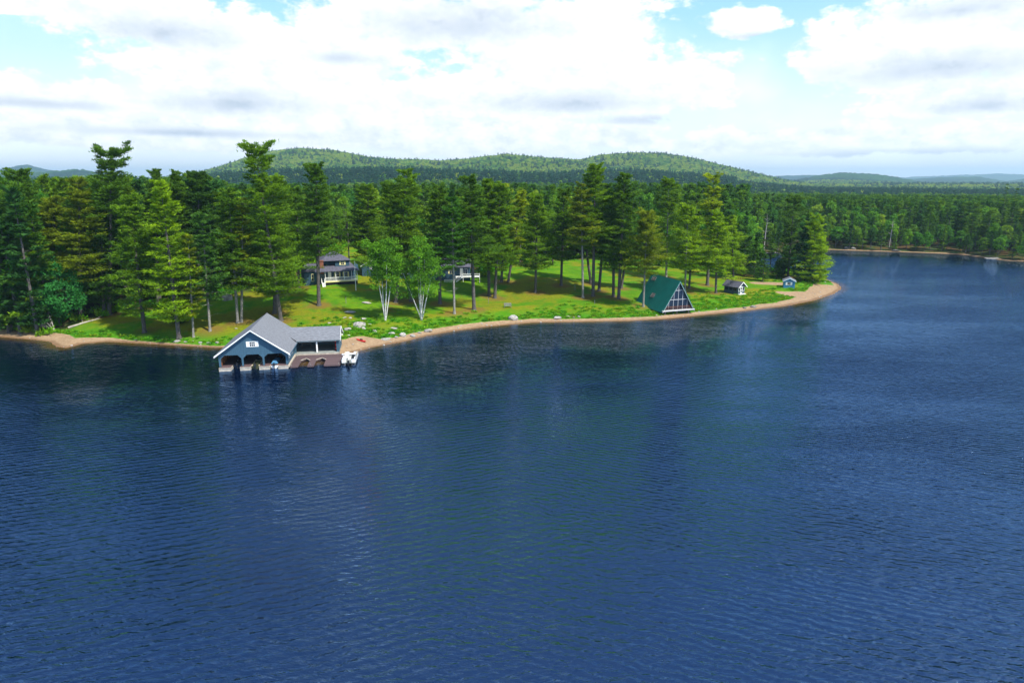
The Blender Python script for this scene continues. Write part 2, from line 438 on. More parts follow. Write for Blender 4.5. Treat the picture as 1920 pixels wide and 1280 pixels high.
# beaten dirt around the little shed and the strip behind it
shp = at(1520, 548, 1.0); sand = np.maximum(sand, 1 - sm(.7, 1.1, np.hypot((X - shp[0]) / 10, (Y - shp[1]) / 4.5) + .15 * wav(X, Y, 6, 7)))
sp2 = at(1445, 533, 1.0); sand = np.maximum(sand, 1 - sm(.7, 1.1, np.hypot((X - sp2[0]) / 7.5, (Y - sp2[1]) / 2.6) + .15 * wav(X, Y, 6, 7)))
# edge of the mown clearing, in world metres (outside of it: forest floor)
lawn_px = [(95, 612, 2), (150, 600, 2), (200, 583, 3), (270, 574, 3.5), (330, 560, 4.5), (400, 548, 5), (480, 540, 5), (560, 524, 5.5), (600, 505, 6), (618, 478, 7), (650, 466, 7), (690, 470, 7), (720, 500, 6), (840, 508, 5.5), (905, 516, 5), (960, 503, 4.5),
           (1010, 496, 3.5), (1060, 492, 3), (1110, 487, 3), (1180, 492, 3), (1240, 496, 3), (1330, 503, 2.5), (1400, 508, 2.0), (1470, 514, 1.5), (1560, 520, 1.5), (1640, 560, 0), (1500, 640, 0), (900, 700, 0), (100, 700, 0)]
LW = np.array([at(a, b, c)[:2] for a, b, c in lawn_px])
def inpoly(x, y, P):
    ins = np.zeros(x.shape, bool); n = len(P); best = np.full(x.shape, 1e9)
    for i in range(n):
        ax, ay = P[i]; bx, by = P[(i + 1) % n]
        ins ^= ((ay > y) != (by > y)) & (x < (bx - ax) * (y - ay) / (by - ay + 1e-12) + ax)
        ex, ey = bx - ax, by - ay; t = np.clip(((x - ax) * ex + (y - ay) * ey) / (ex * ex + ey * ey), 0, 1)
        best = np.minimum(best, np.hypot(x - ax - t * ex, y - ay - t * ey))
    return np.where(ins, best, -best)
lw = inpoly(X, Y, LW)
forest = 1 - sm(-2.5, 2.5, lw + 1.5 * wav(X, Y, 14, 4))
for nm, arr in (('sand', sand), ('forest', forest), ('bank', np.clip((D - bw), -5, 40))):
    a = gm.attributes.new(nm, 'FLOAT', 'POINT'); a.data.foreach_set('value', np.ascontiguousarray(arr.ravel(), dtype=np.float32))

def ground_mat():
    m = bpy.data.materials.new('shore_ground'); m.use_nodes = True
    t = NT(m.node_tree); b = t.n['Principled BSDF']; b.inputs['Roughness'].default_value = .95; b.inputs['Specular IOR Level'].default_value = .1
    g = t.new('ShaderNodeNewGeometry'); P = g.outputs['Position']
    def A(n): a = t.new('ShaderNodeAttribute'); a.attribute_name = n; return a.outputs['Fac']
    big = t.noise(P, .045, 4, .6, .6); midn = t.noise(P, .22, 5, .65); fin = t.noise(P, 1.6, 5, .7); vf = t.noise(P, 6, 3, .7)
    grass = t.mix(t.sstep(midn, .35, .65), C4((.055, .17, .003)), C4((.11, .215, .003)))
    moss = t.mix(t.sstep(fin, .3, .7), C4((.19, .19, .005)), C4((.19, .125, .012)))
    grass = t.mix(t.math('MULTIPLY', t.sstep(t.math('ADD', big, t.math('MULTIPLY', t.math('SUBTRACT', midn, .5), .5)), .46, .60), .75), grass, moss)
    bare = t.noise(P, .13, 5, .65, .4)
    grass = t.mix(t.math('MULTIPLY', t.sstep(bare, .60, .70), .7), grass, C4((.17, .085, .02)))
    grass = t.mix(t.math('MULTIPLY', t.sstep(t.math('ADD', fin, t.math('MULTIPLY', vf, .4)), .62, .9), .5), grass, C4((.04, .12, .003)))
    lt_ = t.sstep(t.math('ADD', A('litter'), t.math('MULTIPLY', t.math('SUBTRACT', fin, .5), .9)), .25, .75)
    grass = t.mix(t.math('MULTIPLY', lt_, .75), grass, t.mix(t.sstep(vf, .3, .7), C4((.12, .065, .018)), C4((.20, .125, .03))))
    edge = t.sstep(A('bank'), 9.0, 2.0)
    grass = t.mix(t.math('MULTIPLY', edge, .8), grass, C4((.05, .19, .006)))
    fl = t.mix(t.sstep(midn, .42, .62), C4((.035, .06, .012)), C4((.085, .05, .02)))
    c = t.mix(A('forest'), grass, fl)
    sd_ = t.mix(t.sstep(fin, .3, .7), C4((.24, .16, .095)), C4((.36, .255, .16)))
    sd_ = t.mix(t.math('MULTIPLY', t.sstep(vf, .58, .72), .5), sd_, C4((.22, .14, .09)))
    sm_ = t.sstep(t.math('ADD', A('sand'), t.math('MULTIPLY', t.math('SUBTRACT', fin, .5), .7)), .42, .58)
    c = t.mix(sm_, c, sd_)
    sp = t.new('ShaderNodeSeparateXYZ', ins={0: P})
    wet = t.sstep(t.math('ADD', sp.outputs[2], t.math('MULTIPLY', t.math('SUBTRACT', midn, .5), .15)), .11, .03)
    c = t.mix(t.math('MULTIPLY', wet, .6), c, C4((.11, .055, .025)))
    t.put(b.inputs['Base Color'], c)
    h = t.math('ADD', t.math('MULTIPLY', fin, .6), t.math('MULTIPLY', vf, .4))
    bp = t.new('ShaderNodeBump', ins={'Height': h}); bp.inputs['Distance'].default_value = .12
    t.put(b.inputs['Normal'], bp.outputs[0])
    return m
go = obj_of('ground', gm, ground_mat(), smooth=True); tag(go, kind='structure')

def hill_mat():
    m = bpy.data.materials.new('wooded_hill'); m.use_nodes = True
    t = NT(m.node_tree); b = t.n['Principled BSDF']; b.inputs['Roughness'].default_value = 1; b.inputs['Specular IOR Level'].default_value = .05
    g = t.new('ShaderNodeNewGeometry'); P = g.outputs['Position']
    a = t.noise(P, .0016, 4, .6); f = t.noise(P, .05, 4, .8); f2 = t.noise(P, .012, 5, .7)
    c = t.mix(t.sstep(f, .35, .65), C4((.012, .05, .02)), C4((.04, .11, .025)))
    c = t.mix(t.math('MULTIPLY', t.sstep(t.math('ADD', a, t.math('MULTIPLY', t.math('SUBTRACT', f2, .5), .3)), .46, .55), .85), c, C4((.008, .035, .024)))
    t.put(b.inputs['Base Color'], c)
    bp = t.new('ShaderNodeBump', ins={'Height': f}); bp.inputs['Distance'].default_value = 14; t.put(b.inputs['Normal'], bp.outputs[0])
    return m
rs_far = np.concatenate([np.linspace(1000, 3600, 150), np.linspace(3640, 9500, 130), np.linspace(9600, 14500, 30)])
X2, Y2 = polar(rs_far, AZS); Z2 = ground_z(X2, Y2)
# rough canopy on the slopes too far away for trees
rg = np.random.default_rng(5)
Z2 = Z2 + np.where(np.hypot(X2, Y2) > 3500, rg.uniform(-7, 7, X2.shape), 0)
ho = obj_of('hills', grid_mesh('hills', X2, Y2, Z2), hill_mat(), smooth=True); tag(ho, kind='structure')

# ------------------------------------------------------------------ water
BO = np.array([-50.37, 107.45]); BR = .165         # boathouse frame
def b2w(x, y): return BO[0] + math.cos(BR) * x - math.sin(BR) * y, BO[1] + math.sin(BR) * x + math.cos(BR) * y
def water_mat():
    m = bpy.data.materials.new('lake_water'); m.use_nodes = True
    t = NT(m.node_tree); t.n.remove(t.n['Principled BSDF'])
    g = t.new('ShaderNodeNewGeometry'); P = g.outputs['Position']
    a = t.new('ShaderNodeAttribute'); a.attribute_name = 'shallow'
    n = t.noise(P, .35, 4, .6)
    sh = t.sstep(t.math('ADD', a.outputs['Fac'], t.math('MULTIPLY', t.math('SUBTRACT', n, .5), .5)), .35, 1.0)
    deep = C4((.0001, .0028, .013))
    c = t.mix(sh, deep, C4((.085, .045, .005)))
    def mapped(rot, sc):
        mp = t.new('ShaderNodeMapping', ins={0: P}); mp.inputs['Rotation'].default_value = (0, 0, rot); mp.inputs['Scale'].default_value = sc
        return mp.outputs[0]
    w1 = t.noise(mapped(math.radians(18), (.45, 1.15, 1)), 1.0, 3, .55, .5)
    w2 = t.noise(mapped(math.radians(-14), (.8, 2.0, 1)), 1.6, 3, .6, .6)
    w3 = t.noise(mapped(math.radians(30), (.12, .3, 1)), 1.0, 2, .5)
    gust = t.sstep(t.noise(mapped(math.radians(25), (.02, .05, 1)), 1.0, 3, .55), .36, .66, .6, 1.45)
    w1 = t.math('ADD', w1, t.math('MULTIPLY', t.math('ABSOLUTE', t.math('SUBTRACT', w1, .5)), -.9))
    h = t.math('ADD', t.math('MULTIPLY', w1, .75), t.math('ADD', t.math('MULTIPLY', w2, .42), t.math('MULTIPLY', w3, .5)))
    def train(rot, sc):
        wv_ = t.new('ShaderNodeTexWave'); wv_.wave_type = 'BANDS'; wv_.bands_direction = 'Y'; wv_.wave_profile = 'SIN'
        t.put(wv_.inputs['Vector'], mapped(rot, (1, 1, 1))); wv_.inputs['Scale'].default_value = sc; wv_.inputs['Distortion'].default_value = 6.5
        wv_.inputs['Detail'].default_value = 3; wv_.inputs['Detail Scale'].default_value = .55; wv_.inputs['Detail Roughness'].default_value = .62
        return wv_.outputs['Fac']
    mk = t.noise(mapped(0, (.03, .04, 1)), 1.0, 2, .5); sx_ = t.new('ShaderNodeSeparateXYZ', ins={0: P})
    mk = t.sstep(t.math('ADD', t.math('MULTIPLY', sx_.outputs[0], .012), mk), .25, .75)
    ta = t.math('MULTIPLY', train(math.radians(24), .40), t.math('ADD', t.math('MULTIPLY', mk, .8), .2))
    tb = t.math('MULTIPLY', train(math.radians(-22), .35), t.math('SUBTRACT', 1.0, t.math('MULTIPLY', mk, .8)))
    h = t.math('ADD', t.math('MULTIPLY', h, .85), t.math('MULTIPLY', t.math('ADD', ta, tb), .19))
    off = t.new('ShaderNodeAttribute'); off.attribute_name = 'offshore'
    h = t.math('MULTIPLY', h, t.math('MULTIPLY', gust, t.sstep(off.outputs['Fac'], 4.0, 75.0, .7, 2.1)))
    bp = t.new('ShaderNodeBump', ins={'Height': h}); bp.inputs['Distance'].default_value = .15; bp.inputs['Strength'].default_value = 1
    body = t.new('ShaderNodeBsdfDiffuse', ins={0: c})
    gl = t.new('ShaderNodeBsdfGlossy', ins={0: C4((.38, .62, 1.0)), 1: .02}); t.put(gl.inputs['Normal'], bp.outputs[0])
    fr = t.new('ShaderNodeFresnel', ins={0: 2.7}); t.put(fr.inputs['Normal'], bp.outputs[0])
    mx = t.new('ShaderNodeMixShader', ins={0: fr.outputs[0], 1: body.outputs[0], 2: gl.outputs[0]})
    t.l.new(mx.outputs[0], t.n['Material Output'].inputs[0])
    return m
WR = np.concatenate([[1, 15, 30, 60], np.exp(np.linspace(math.log(85), math.log(420), 300)), [600, 1000, 2500, 6000]])
XW, YW = polar(WR, AZS); DW = sdist(XW, YW).reshape(XW.shape)
shal = np.clip(1 - (-DW) / 4.2, 0, 1) * (DW < 2)
lx = (XW - BO[0]) * math.cos(BR) + (YW - BO[1]) * math.sin(BR); ly = -(XW - BO[0]) * math.sin(BR) + (YW - BO[1]) * math.cos(BR)
slip = np.clip(1.25 - np.hypot((lx - 14.8) / 4.4, (ly - 2.6) / 2.6) , 0, 1)
shal = np.maximum(shal, slip)
wm = grid_mesh('lake_water', XW, YW, np.zeros_like(XW))
a = wm.attributes.new('shallow', 'FLOAT', 'POINT'); a.data.foreach_set('value', np.ascontiguousarray(shal.ravel(), dtype=np.float32))
a = wm.attributes.new('offshore', 'FLOAT', 'POINT'); a.data.foreach_set('value', np.ascontiguousarray(np.clip(-DW, 0, 500).ravel(), dtype=np.float32))
wo = obj_of('water', wm, water_mat(), smooth=True); tag(wo, kind='structure')

# ------------------------------------------------------------------ foliage builders
def rnd(a, b, n, g): return g.uniform(a, b, n)
def unit(v): return v / np.maximum(np.linalg.norm(v, axis=1, keepdims=True), 1e-6)

def leaf_tris(P, Dv, ln, wd, g):
    up = g.normal(size=P.shape) * .55 + np.array([0, 0, 1.0]); S = unit(np.cross(Dv, up)) * wd[:, None] * .5
    n = len(P); V = np.empty((n, 3, 3)); V[:, 0] = P - S; V[:, 1] = P + S; V[:, 2] = P + Dv * ln[:, None]
    return V
def leaf_quads(P, Dv, ln, wd, g):
    S = unit(np.cross(Dv, g.normal(size=P.shape))) * wd[:, None] * .5
    n = len(P); V = np.empty((n, 4, 3)); M = P + Dv * (ln * .5)[:, None]
    V[:, 0] = P; V[:, 1] = M + S; V[:, 2] = P + Dv * ln[:, None]; V[:, 3] = M - S
    return V

def conifer(h, cb, R, style='pine', nb=95, kc=7, per=17, leaf=.62, seed=0, lean=(0, 0), trunk_r=None, gap=0.0, sides=7):
    """returns crown mesh and trunk mesh (trunk with its limbs)."""
    g = np.random.default_rng(seed)
    t = np.sort(g.uniform(0, 1, nb)); t = t * .97
    if gap:   # separated tiers
        k = np.floor(t * 6); t = (k + .5 + (t * 6 - k - .5) * (1 - gap)) / 6
    z0 = h * (cb + (1 - cb) * t)
    if style == 'pine': prof = np.minimum(.80 + 1.2 * t, 1.0) * np.power(1 - t * .93, .62)
    elif style == 'flat': prof = (.75 + .2 * np.sin(t * 15 + seed)) * np.power(1 - t * .9, .42)
    elif style == 'spruce': prof = np.power(1 - t, .85) + .05
    else: prof = np.power(1 - t, .55)
    azi = np.arange(nb) * 2.39996 + g.normal(0, .5, nb)
    lump = 1 + .22 * np.sin(azi * 2 + z0 * .55 + seed) + .15 * np.sin(azi - z0 * .9)
    L = R * prof * g.uniform(.62, 1.12, nb) * lump
    if style == 'spruce': rise = g.normal(-.12, .08, nb) + .35 * t
    elif style == 'flat': rise = g.normal(.12, .10, nb) + .6 * t ** 3
    else: rise = g.normal(.02, .10, nb) + .55 * t ** 2
    dirx, diry = np.cos(azi), np.sin(azi)
    s = np.concatenate([g.uniform(.18, 1.0, (nb, kc))]) ** .8
    sl = s * L[:, None]
    lat = g.uniform(-1, 1, (nb, kc)) * L[:, None] * .30 * (1.15 - s)
    tx = lean[0] * z0; ty = lean[1] * z0
    cx = tx[:, None] + dirx[:, None] * sl - diry[:, None] * lat
    cy = ty[:, None] + diry[:, None] * sl + dirx[:, None] * lat
    cz = z0[:, None] + rise[:, None] * sl + .25 * (s ** 2) * L[:, None] * (.35 if style != 'spruce' else -.1)
    cs = (.24 * L[:, None] * (1.2 - .5 * s) * g.uniform(.7, 1.2, (nb, kc))).clip(.35, 1.5)
    C = np.stack([cx.ravel(), cy.ravel(), cz.ravel()], 1); CS = cs.ravel(); CA = np.repeat(azi, kc)
    ctint = (np.repeat(g.uniform(.72, 1.25, nb), kc) * g.uniform(.82, 1.15, nb * kc))
    n = len(C) * per
    ci = np.repeat(np.arange(len(C)), per)
    off = g.normal(size=(n, 3)) * np.array([.55, .55, .17]) * CS[ci][:, None]
    P = C[ci] + off
    a = CA[ci] + g.normal(0, 1.1, n); el = g.uniform(-.25, .75, n) + (.5 * (P[:, 2] > h * .9))
    Dv = np.stack([np.cos(a) * np.cos(el), np.sin(a) * np.cos(el), np.sin(el)], 1)
    ln = leaf * g.uniform(.6, 1.25, n); V = leaf_tris(P, Dv, ln, ln * .42, g)
    tint = ctint[ci] * g.uniform(.85, 1.15, n)
    crown = mesh_np('crown', V.reshape(-1, 3), np.arange(n * 3).reshape(-1, 3), 3, tint)
    # trunk + limbs
    tr = trunk_r or h * .0125
    mb = MB()
    zz = [-.4, .25, .9, h * .2, h * .45, h * .7, h * .97]; rr = [tr * 1.9, tr * 1.35, tr * 1.08, tr, tr * .78, tr * .45, .03]
    mb.tube([(lean[0] * z, lean[1] * z, z) for z in zz], rr, sides, cap=False)
    k = max(1, nb // 60) if sides > 5 else 2
    for i in range(0, nb, k):
        p = (tx[i], ty[i], z0[i]); q = (tx[i] + dirx[i] * L[i] * .85, ty[i] + diry[i] * L[i] * .85, z0[i] + rise[i] * L[i] * .85 + .06 * L[i])
        mb.tube([p, q], [tr * .22 * (1 - t[i] * .7) + .015, .015], 3, cap=False)
    if sides > 5 and cb > .25:     # dead stubs on the bare bole
        for _ in range(9):
            z = h * g.uniform(cb * .45, cb); a = g.uniform(0, 6.28); l = g.uniform(.8, 2.6)
            mb.tube([(lean[0] * z, lean[1] * z, z), (lean[0] * z + math.cos(a) * l, lean[1] * z + math.sin(a) * l, z + g.uniform(-.3, .3))], [.05, .015], 3, cap=False)
    me = bpy.data.meshes.new('trunk'); me.from_pydata(mb.v, [], mb.f); me.update()
    return crown, me

def broadleaf(h, cb, R, seed=0, ncl=70, per=90, leaf=.42, stems=None, trunk_r=.22, airy=.5, sides=6, lower=.55):
    g = np.random.default_rng(seed)
    zc = h * (cb + (1 - cb) * .5); rz = h * (1 - cb) * .5
    u = unit(g.normal(size=(ncl, 3))); rad = g.uniform(.35, 1, ncl) ** .45
    C = u * rad[:, None] * np.array([R, R, rz * 1.12]) * .92
    # slim the top, uneven lobes
    tt = (C[:, 2] / rz + 1) / 2
    sq = 1 - .45 * tt ** 2; C[:, 0] *= sq; C[:, 1] *= sq
    az = np.arctan2(C[:, 1], C[:, 0]); lob = 1 + .2 * np.sin(az * 3 + seed + C[:, 2] * .5); C[:, 0] *= lob; C[:, 1] *= lob
    C[:, 2] += zc
    if stems is not None:      # leaf masses gather round the stems' upper halves
        k_ = g.integers(0, len(stems), ncl); s_ = g.uniform(.42, 1.06, ncl) ** .9
        st_ = np.array(stems)[k_]
        spread = R * (.40 - .20 * s_)[:, None] * g.normal(size=(ncl, 3)) * np.array([1, 1, .55])
        C = np.stack([st_[:, 0] * s_ * 1.1, st_[:, 1] * s_, st_[:, 2] * s_ * 1.12], 1) + spread
        C[:, 2] = np.clip(C[:, 2], h * cb, h * .98)
    CS = g.uniform(.16, .30, ncl) * R * (1.1 if airy < .5 else .9)
    n = ncl * per; ci = np.repeat(np.arange(ncl), per)
    off = g.normal(size=(n, 3)); off = off / np.linalg.norm(off, axis=1, keepdims=True) * (g.uniform(.2, 1, n) ** .5)[:, None] * CS[ci][:, None] * np.array([1.15, 1.15, .75])
    P = C[ci] + off
    Dv = unit(g.normal(size=(n, 3)) + np.array([0, 0, -.2]) + off / CS[ci][:, None] * .8)
    ln = leaf * g.uniform(.6, 1.3, n); V = leaf_quads(P, Dv, ln, ln * .75, g)
    tint = np.repeat(g.uniform(.75, 1.25, ncl), per) * g.uniform(.85, 1.15, n)
    crown = mesh_np('crown', V.reshape(-1, 3), np.arange(n * 4).reshape(-1, 4), 4, tint)
    mb = MB()
    if stems is None:
        mb.tube([(0, 0, -.4), (0, 0, .5), (.1, 0, h * cb), (.1, .1, h * .75)], [trunk_r * 1.6, trunk_r, trunk_r * .85, .04], sides, cap=False)
        idx = g.choice(ncl, min(ncl, 26), replace=False)
        for i in idx:
            z = g.uniform(h * cb * .8, h * .7); z = min(z, C[i, 2] - .2)
            mb.tube([(.1, 0, z), tuple(C[i])], [trunk_r * .4, .02], 3, cap=False)
        me = bpy.data.meshes.new('trunk'); me.from_pydata(mb.v, [], mb.f); me.update()
        return crown, me
    out = []
    for k, (dx, dy, top) in enumerate(stems):
        mb = MB(); pts = []; rr = []
        for s in (0, .15, .4, .7, 1.0):
            pts.append((dx * s ** 1.1 * (1 - .25 * s) * 1.2 + .15 * math.sin(k * 3 + s * 5) * s + .1 * math.cos(k * 2.2), dy * s + .1 * math.sin(k * 2.2), -.2 + top * s))
            rr.append(trunk_r * (1 - .85 * s) + .015)
        mb.tube(pts, rr, 7, cap=False)
        for j in range(7):
            s = g.uniform(.45, .95); q = np.array([dx * s * .95, dy * s, top * s]); i = int(np.argmin(np.linalg.norm(C - q - np.array([0, 0, 1.0]), axis=1) + g.uniform(0, 3, ncl)))
            mb.tube([tuple(q), tuple(C[i])], [trunk_r * .3 * (1.1 - s), .015], 3, cap=False)
        me = bpy.data.meshes.new('trunk'); me.from_pydata(mb.v, [], mb.f); me.update(); out.append(me)
    return crown, out

def place_tree(name, loc, crown, trunk, bark, tone, label, cat, group=None, cmat=None, rz=0.0):
    t = empty(name, loc, rz); tag(t, label, cat, group)
    tl = trunk if isinstance(trunk, list) else [trunk]
    for me in tl: obj_of('trunk', me, bark, t, smooth=True)
    c = obj_of('crown', crown, cmat or NEEDLE, t); c.color = C4(tone)
    return t

def top_height(px, topy, loc, basepx=None):
    d = pix_dir(px, topy); t = loc[1] / d[1]
    return H + t * d[2] - loc[2], d[0] * t - loc[0]

DK = (.082, .185, .012); MD = (.125, .25, .010); BR_ = (.20, .35, .008); BL = (.075, .19, .026); YG = (.25, .36, .010); OL = (.165, .235, .010); DD = (.055, .14, .016)
# hero pines: base px, base py, top px, top py, crown half width px, crown bottom py, style, tone, bark, label
PINES = [
 (271, 624, 243, 366, 50, 588, 'pine', MD, BARK, 'big pine with leaning dark bole on the left shore lawn right of the maple'),
 (336, 636, 300, 338, 46, 600, 'pine', BR_, BARK, 'bright yellow green pine leaning at the left waterline with drooping tiers'),
 (363, 633, 352, 440, 22, 586, 'pine', OL, BARKL, 'slim pale pole pine beside the bright leaning waterline pine'),
 (394, 621, 378, 400, 34, 552, 'pine', BL, BARKL, 'slender bluish pine with bare pale pole in front of the lawn boulder'),
 (446, 606, 428, 352, 42, 540, 'pine', DK, BARKL, 'dark pine on a pale bole just right of the lawn boulder'),
 (453, 605, 455, 372, 28, 530, 'pine', OL, BARKL, 'pale boled pine standing against the dark pine right of the boulder'),
 (527, 602, 478, 276, 60, 555, 'flat', MD, BARK, 'tallest pine with a ragged flat top behind the boathouse roof'),
 (515, 588, 520, 330, 48, 540, 'pine', MD, BARK, 'thick boled pine right behind the tallest ragged pine'),
 (598, 573, 592, 308, 42, 476, 'pine', DK, BARK, 'dark pine whose tall bare bole crosses the front of the porch house'),
 (742, 568, 764, 318, 56, 510, 'pine', MD, BARK, 'broad tall pine directly behind the left white birch'),
 (771, 565, 712, 340, 40, 500, 'pine', DK, BARK, 'dark pine with its bole between the two white birches'),
 (825, 570, 822, 345, 40, 500, 'pine', DK, BARK, 'dark thick boled pine behind the right edge of the larger birch'),
 (852, 589, 847, 372, 33, 492, 'pine', (.06, .18, .015), BARKL, 'lighter green pine with lichen spotted bole near the shore right of the birches'),
 (889, 581, 880, 332, 42, 488, 'pine', DK, BARK, 'tall dark pine with bare bole in front of the white stairs'),
 (917, 555, 915, 336, 34, 495, 'pine', MD, BARK, 'left one of the close pair of pines left of the lawn bench'),
 (928, 559, 938, 344, 36, 500, 'pine', MD, BARK, 'right one of the close pair of pines left of the lawn bench'),
 (940, 529, 952, 352, 24, 480, 'pine', BL, BARK, 'smaller thin pine behind the close pair of pines'),
 (953, 529, 985, 356, 22, 482, 'pine', YG, BARK, 'thin yellow topped pine deep in the lawn right of the close pair'),
 (1004, 549, 1008, 366, 38, 500, 'pine', MD, BARK, 'evenly tiered pine standing alone in the middle of the lawn'),
 (1052, 536, 1058, 356, 34, 482, 'pine', DK, BARK, 'dark pine deep in the lawn right of the evenly tiered pine'),
 (1093, 559, 1090, 345, 34, 455, 'pine', OL, BARKL, 'pine with very long bare pale bole on the centre lawn'),
 (1112, 556, 1116, 310, 44, 460, 'pine', MD, BARK, 'tallest pine of the centre lawn, its bole leaning right'),
 (1123, 546, 1140, 345, 26, 480, 'pine', DD, BARK, 'dark thin pine half hidden behind the tallest centre lawn pine'),
 (1108, 532, 1075, 352, 26, 480, 'pine', DK, BARK, 'small pine seen between the two boles of the centre lawn'),
 (1150, 557, 1152, 358, 34, 490, 'pine', BL, BARK, 'left one of the paired pines left of the green roofed cabin'),
 (1160, 560, 1172, 322, 36, 500, 'pine', DK, BARK, 'right one of the paired pines left of the green roofed cabin'),
 (1165, 541, 1190, 372, 20, 500, 'pine', DD, BARK, 'thin dark pine behind the pair beside the green roofed cabin'),
 (1206, 576, 1214, 398, 42, 508, 'pine', OL, BARKL, 'olive pine with pale bole standing in front of the green roof'),
 (1249, 520, 1254, 336, 40, 480, 'pine', MD, BARKL, 'tall pine rising straight behind the green metal roof'),
 (1284, 548, 1290, 386, 38, 500, 'pine', BR_, BARKL, 'yellow green pine just behind the glass gable of the cabin'),
 (1292, 541, 1302, 400, 20, 505, 'pine', DK, BARK, 'dark boled pine behind the right edge of the glass gable'),
 (1326, 535, 1339, 326, 30, 470, 'flat', YG, BARK, 'tall open pine with a tufted yellow green head right of the cabin'),
 (1342, 550, 1346, 398, 34, 515, 'pine', BR_, BARK, 'bright full pine left of the small grey screened cabin'),
 (1375, 522, 1372, 405, 26, 516, 'pine', BR_, BARK, 'bright pine close behind the small grey screened cabin'),
 (1398, 516, 1397, 424, 22, 512, 'pine', BL, BARK, 'bluish low pine at the bay edge behind the grey screened cabin'),
 (1477, 520, 1490, 366, 36, 502, 'flat', (.075, .17, .02), BARK, 'open tiered pine with gaps behind the little blue shed'),
 (1509, 527, 1508, 420, 22, 520, 'pine', (.035, .12, .035), BARK, 'darker left stem of the dense pine clump at the sandy point'),
 (1524, 530, 1528, 404, 30, 524, 'pine', BR_, BARK, 'dense bright pine at the tip of the sandy point'),
 (1535, 528, 1540, 432, 18, 522, 'pine', BR_, BARK, 'small bright pine at the outer edge of the sandy point'),
 # left wood
 (205, 590, 210, 284, 50, 400, 'flat', DK, BARK, 'open topped pine standing high above the left wood against the sky'),
 (40, 600, 45, 318, 62, 540, 'pine', DK, BARK, 'broad dark pine crown at the left edge of the wood'),
 (150, 598, 148, 334, 46, 520, 'pine', OL, BARK, 'olive pine behind the shore maple'),
 (108, 596, 100, 372, 50, 540, 'pine', OL, BARK, 'olive green pine above the shore maple'),
 (20, 622, 14, 400, 46, 622, 'pine', BL, BARK, 'bluish pine hanging over the water at the left edge'),
 (62, 618, 60, 420, 46, 612, 'pine', MD, BARK, 'mid green pine left of the shore maple'),
 (195, 592, 188, 385, 40, 560, 'pine', DD, BARK, 'deep green pine in the shade left of the leaning shore pines'),
 (296, 574, 294, 316, 30, 470, 'pine', DK, BARK, 'first of three narrow tops above the left wood'),
 (330, 565, 332, 322, 28, 470, 'pine', DK, BARK, 'middle one of three narrow tops above the left wood'),
 (372, 560, 372, 322, 36, 470, 'pine', DD, BARK, 'right one of three narrow tops above the left wood'),
 (420, 545, 405, 360, 40, 480, 'pine', MD, BARK, 'mid green pine behind the lawn boulder'),
 (560, 540, 556, 350, 34, 500, 'pine', DK, BARK, 'dark pine left of the porch house'),
 (690, 506, 676, 350, 28, 470, 'pine', DK, BARK, 'dark layered pine beside the clearing behind the guest house'),
 (690, 512, 690, 345, 34, 488, 'pine', MD, BARK, 'pine with dark bole right of the flagpole'),
]
def label_ok(l): return l
for i, (bx, by, tx, ty, hw, cy, st, tone, bark, lab) in enumerate(PINES):
    loc = ground_hit(bx, by)
    h, dx = top_height(tx, ty, loc); hb, _ = top_height(bx, cy, loc)
    R = hw / F * loc[1] * 1.16
    cb = max(.04, min(.75, (hb - .8) / h))
    lean = (max(-.16, min(.16, dx / h)), 0)
    big = h * (1 - cb) * R
    nb = int(np.clip(big * 1.4, 70, 185))
    leafs = .50
    cr, tr = conifer(h, cb, R, st if st != 'pine' else 'pine', nb=nb if st == 'pine' else (230 if 'tallest' in lab else 130), kc=7, per=24, leaf=leafs, seed=100 + i, lean=lean,
                     trunk_r=(.36 if bark is BARK else .28) * min(1.15, h / 27), gap=(.05 if 'tallest' in lab else .25) if st == 'flat' else .0)
    if 'ragged' in lab:   # twin ragged head of the tallest pine is open
        pass
    place_tree('pine_tree', loc, cr, tr, bark, tone, lab, 'pine tree')

PL = np.array([tuple(o.location) for o in COL.objects if o.name.startswith('pine_tree')])
lit = np.zeros(X.shape)
for q in PL:
    lit = np.maximum(lit, np.exp(-(((X - q[0]) / 3.4) ** 2 + ((Y - q[1]) / 3.4) ** 2)))
a = gm.attributes.new('litter', 'FLOAT', 'POINT'); a.data.foreach_set('value', np.ascontiguousarray(lit.ravel(), dtype=np.float32))
SPRUCES = [(1430, 527, 475, 15, 'dark little spruce between the grey cabin and the blue shed'),
           (1456, 522, 487, 11, 'smallest spruce left of the blue shed before the bay'),
           (1413, 520, 452, 13, 'narrow spruce right behind the grey screened cabin'),
           (1466, 519, 495, 8, 'tiny spruce just behind the blue shed roof'),
           (1868, 468, 343, 12, 'tallest pointed spruce breaking the skyline of the far shore'),
           (1886, 470, 345, 12, 'second pointed spruce breaking the skyline of the far shore')]
for i, (bx, by, ty, hw, lab) in enumerate(SPRUCES):
    loc = ground_hit(bx, by); h, _ = top_height(bx, ty, loc)
    cr, tr = conifer(h, .1, hw / F * loc[1] * 1.1, 'spruce', nb=60, kc=5, per=12, leaf=.45, seed=300 + i, trunk_r=.12)
    place_tree('spruce_tree', loc, cr, tr, BARK, DD, lab, 'spruce tree')

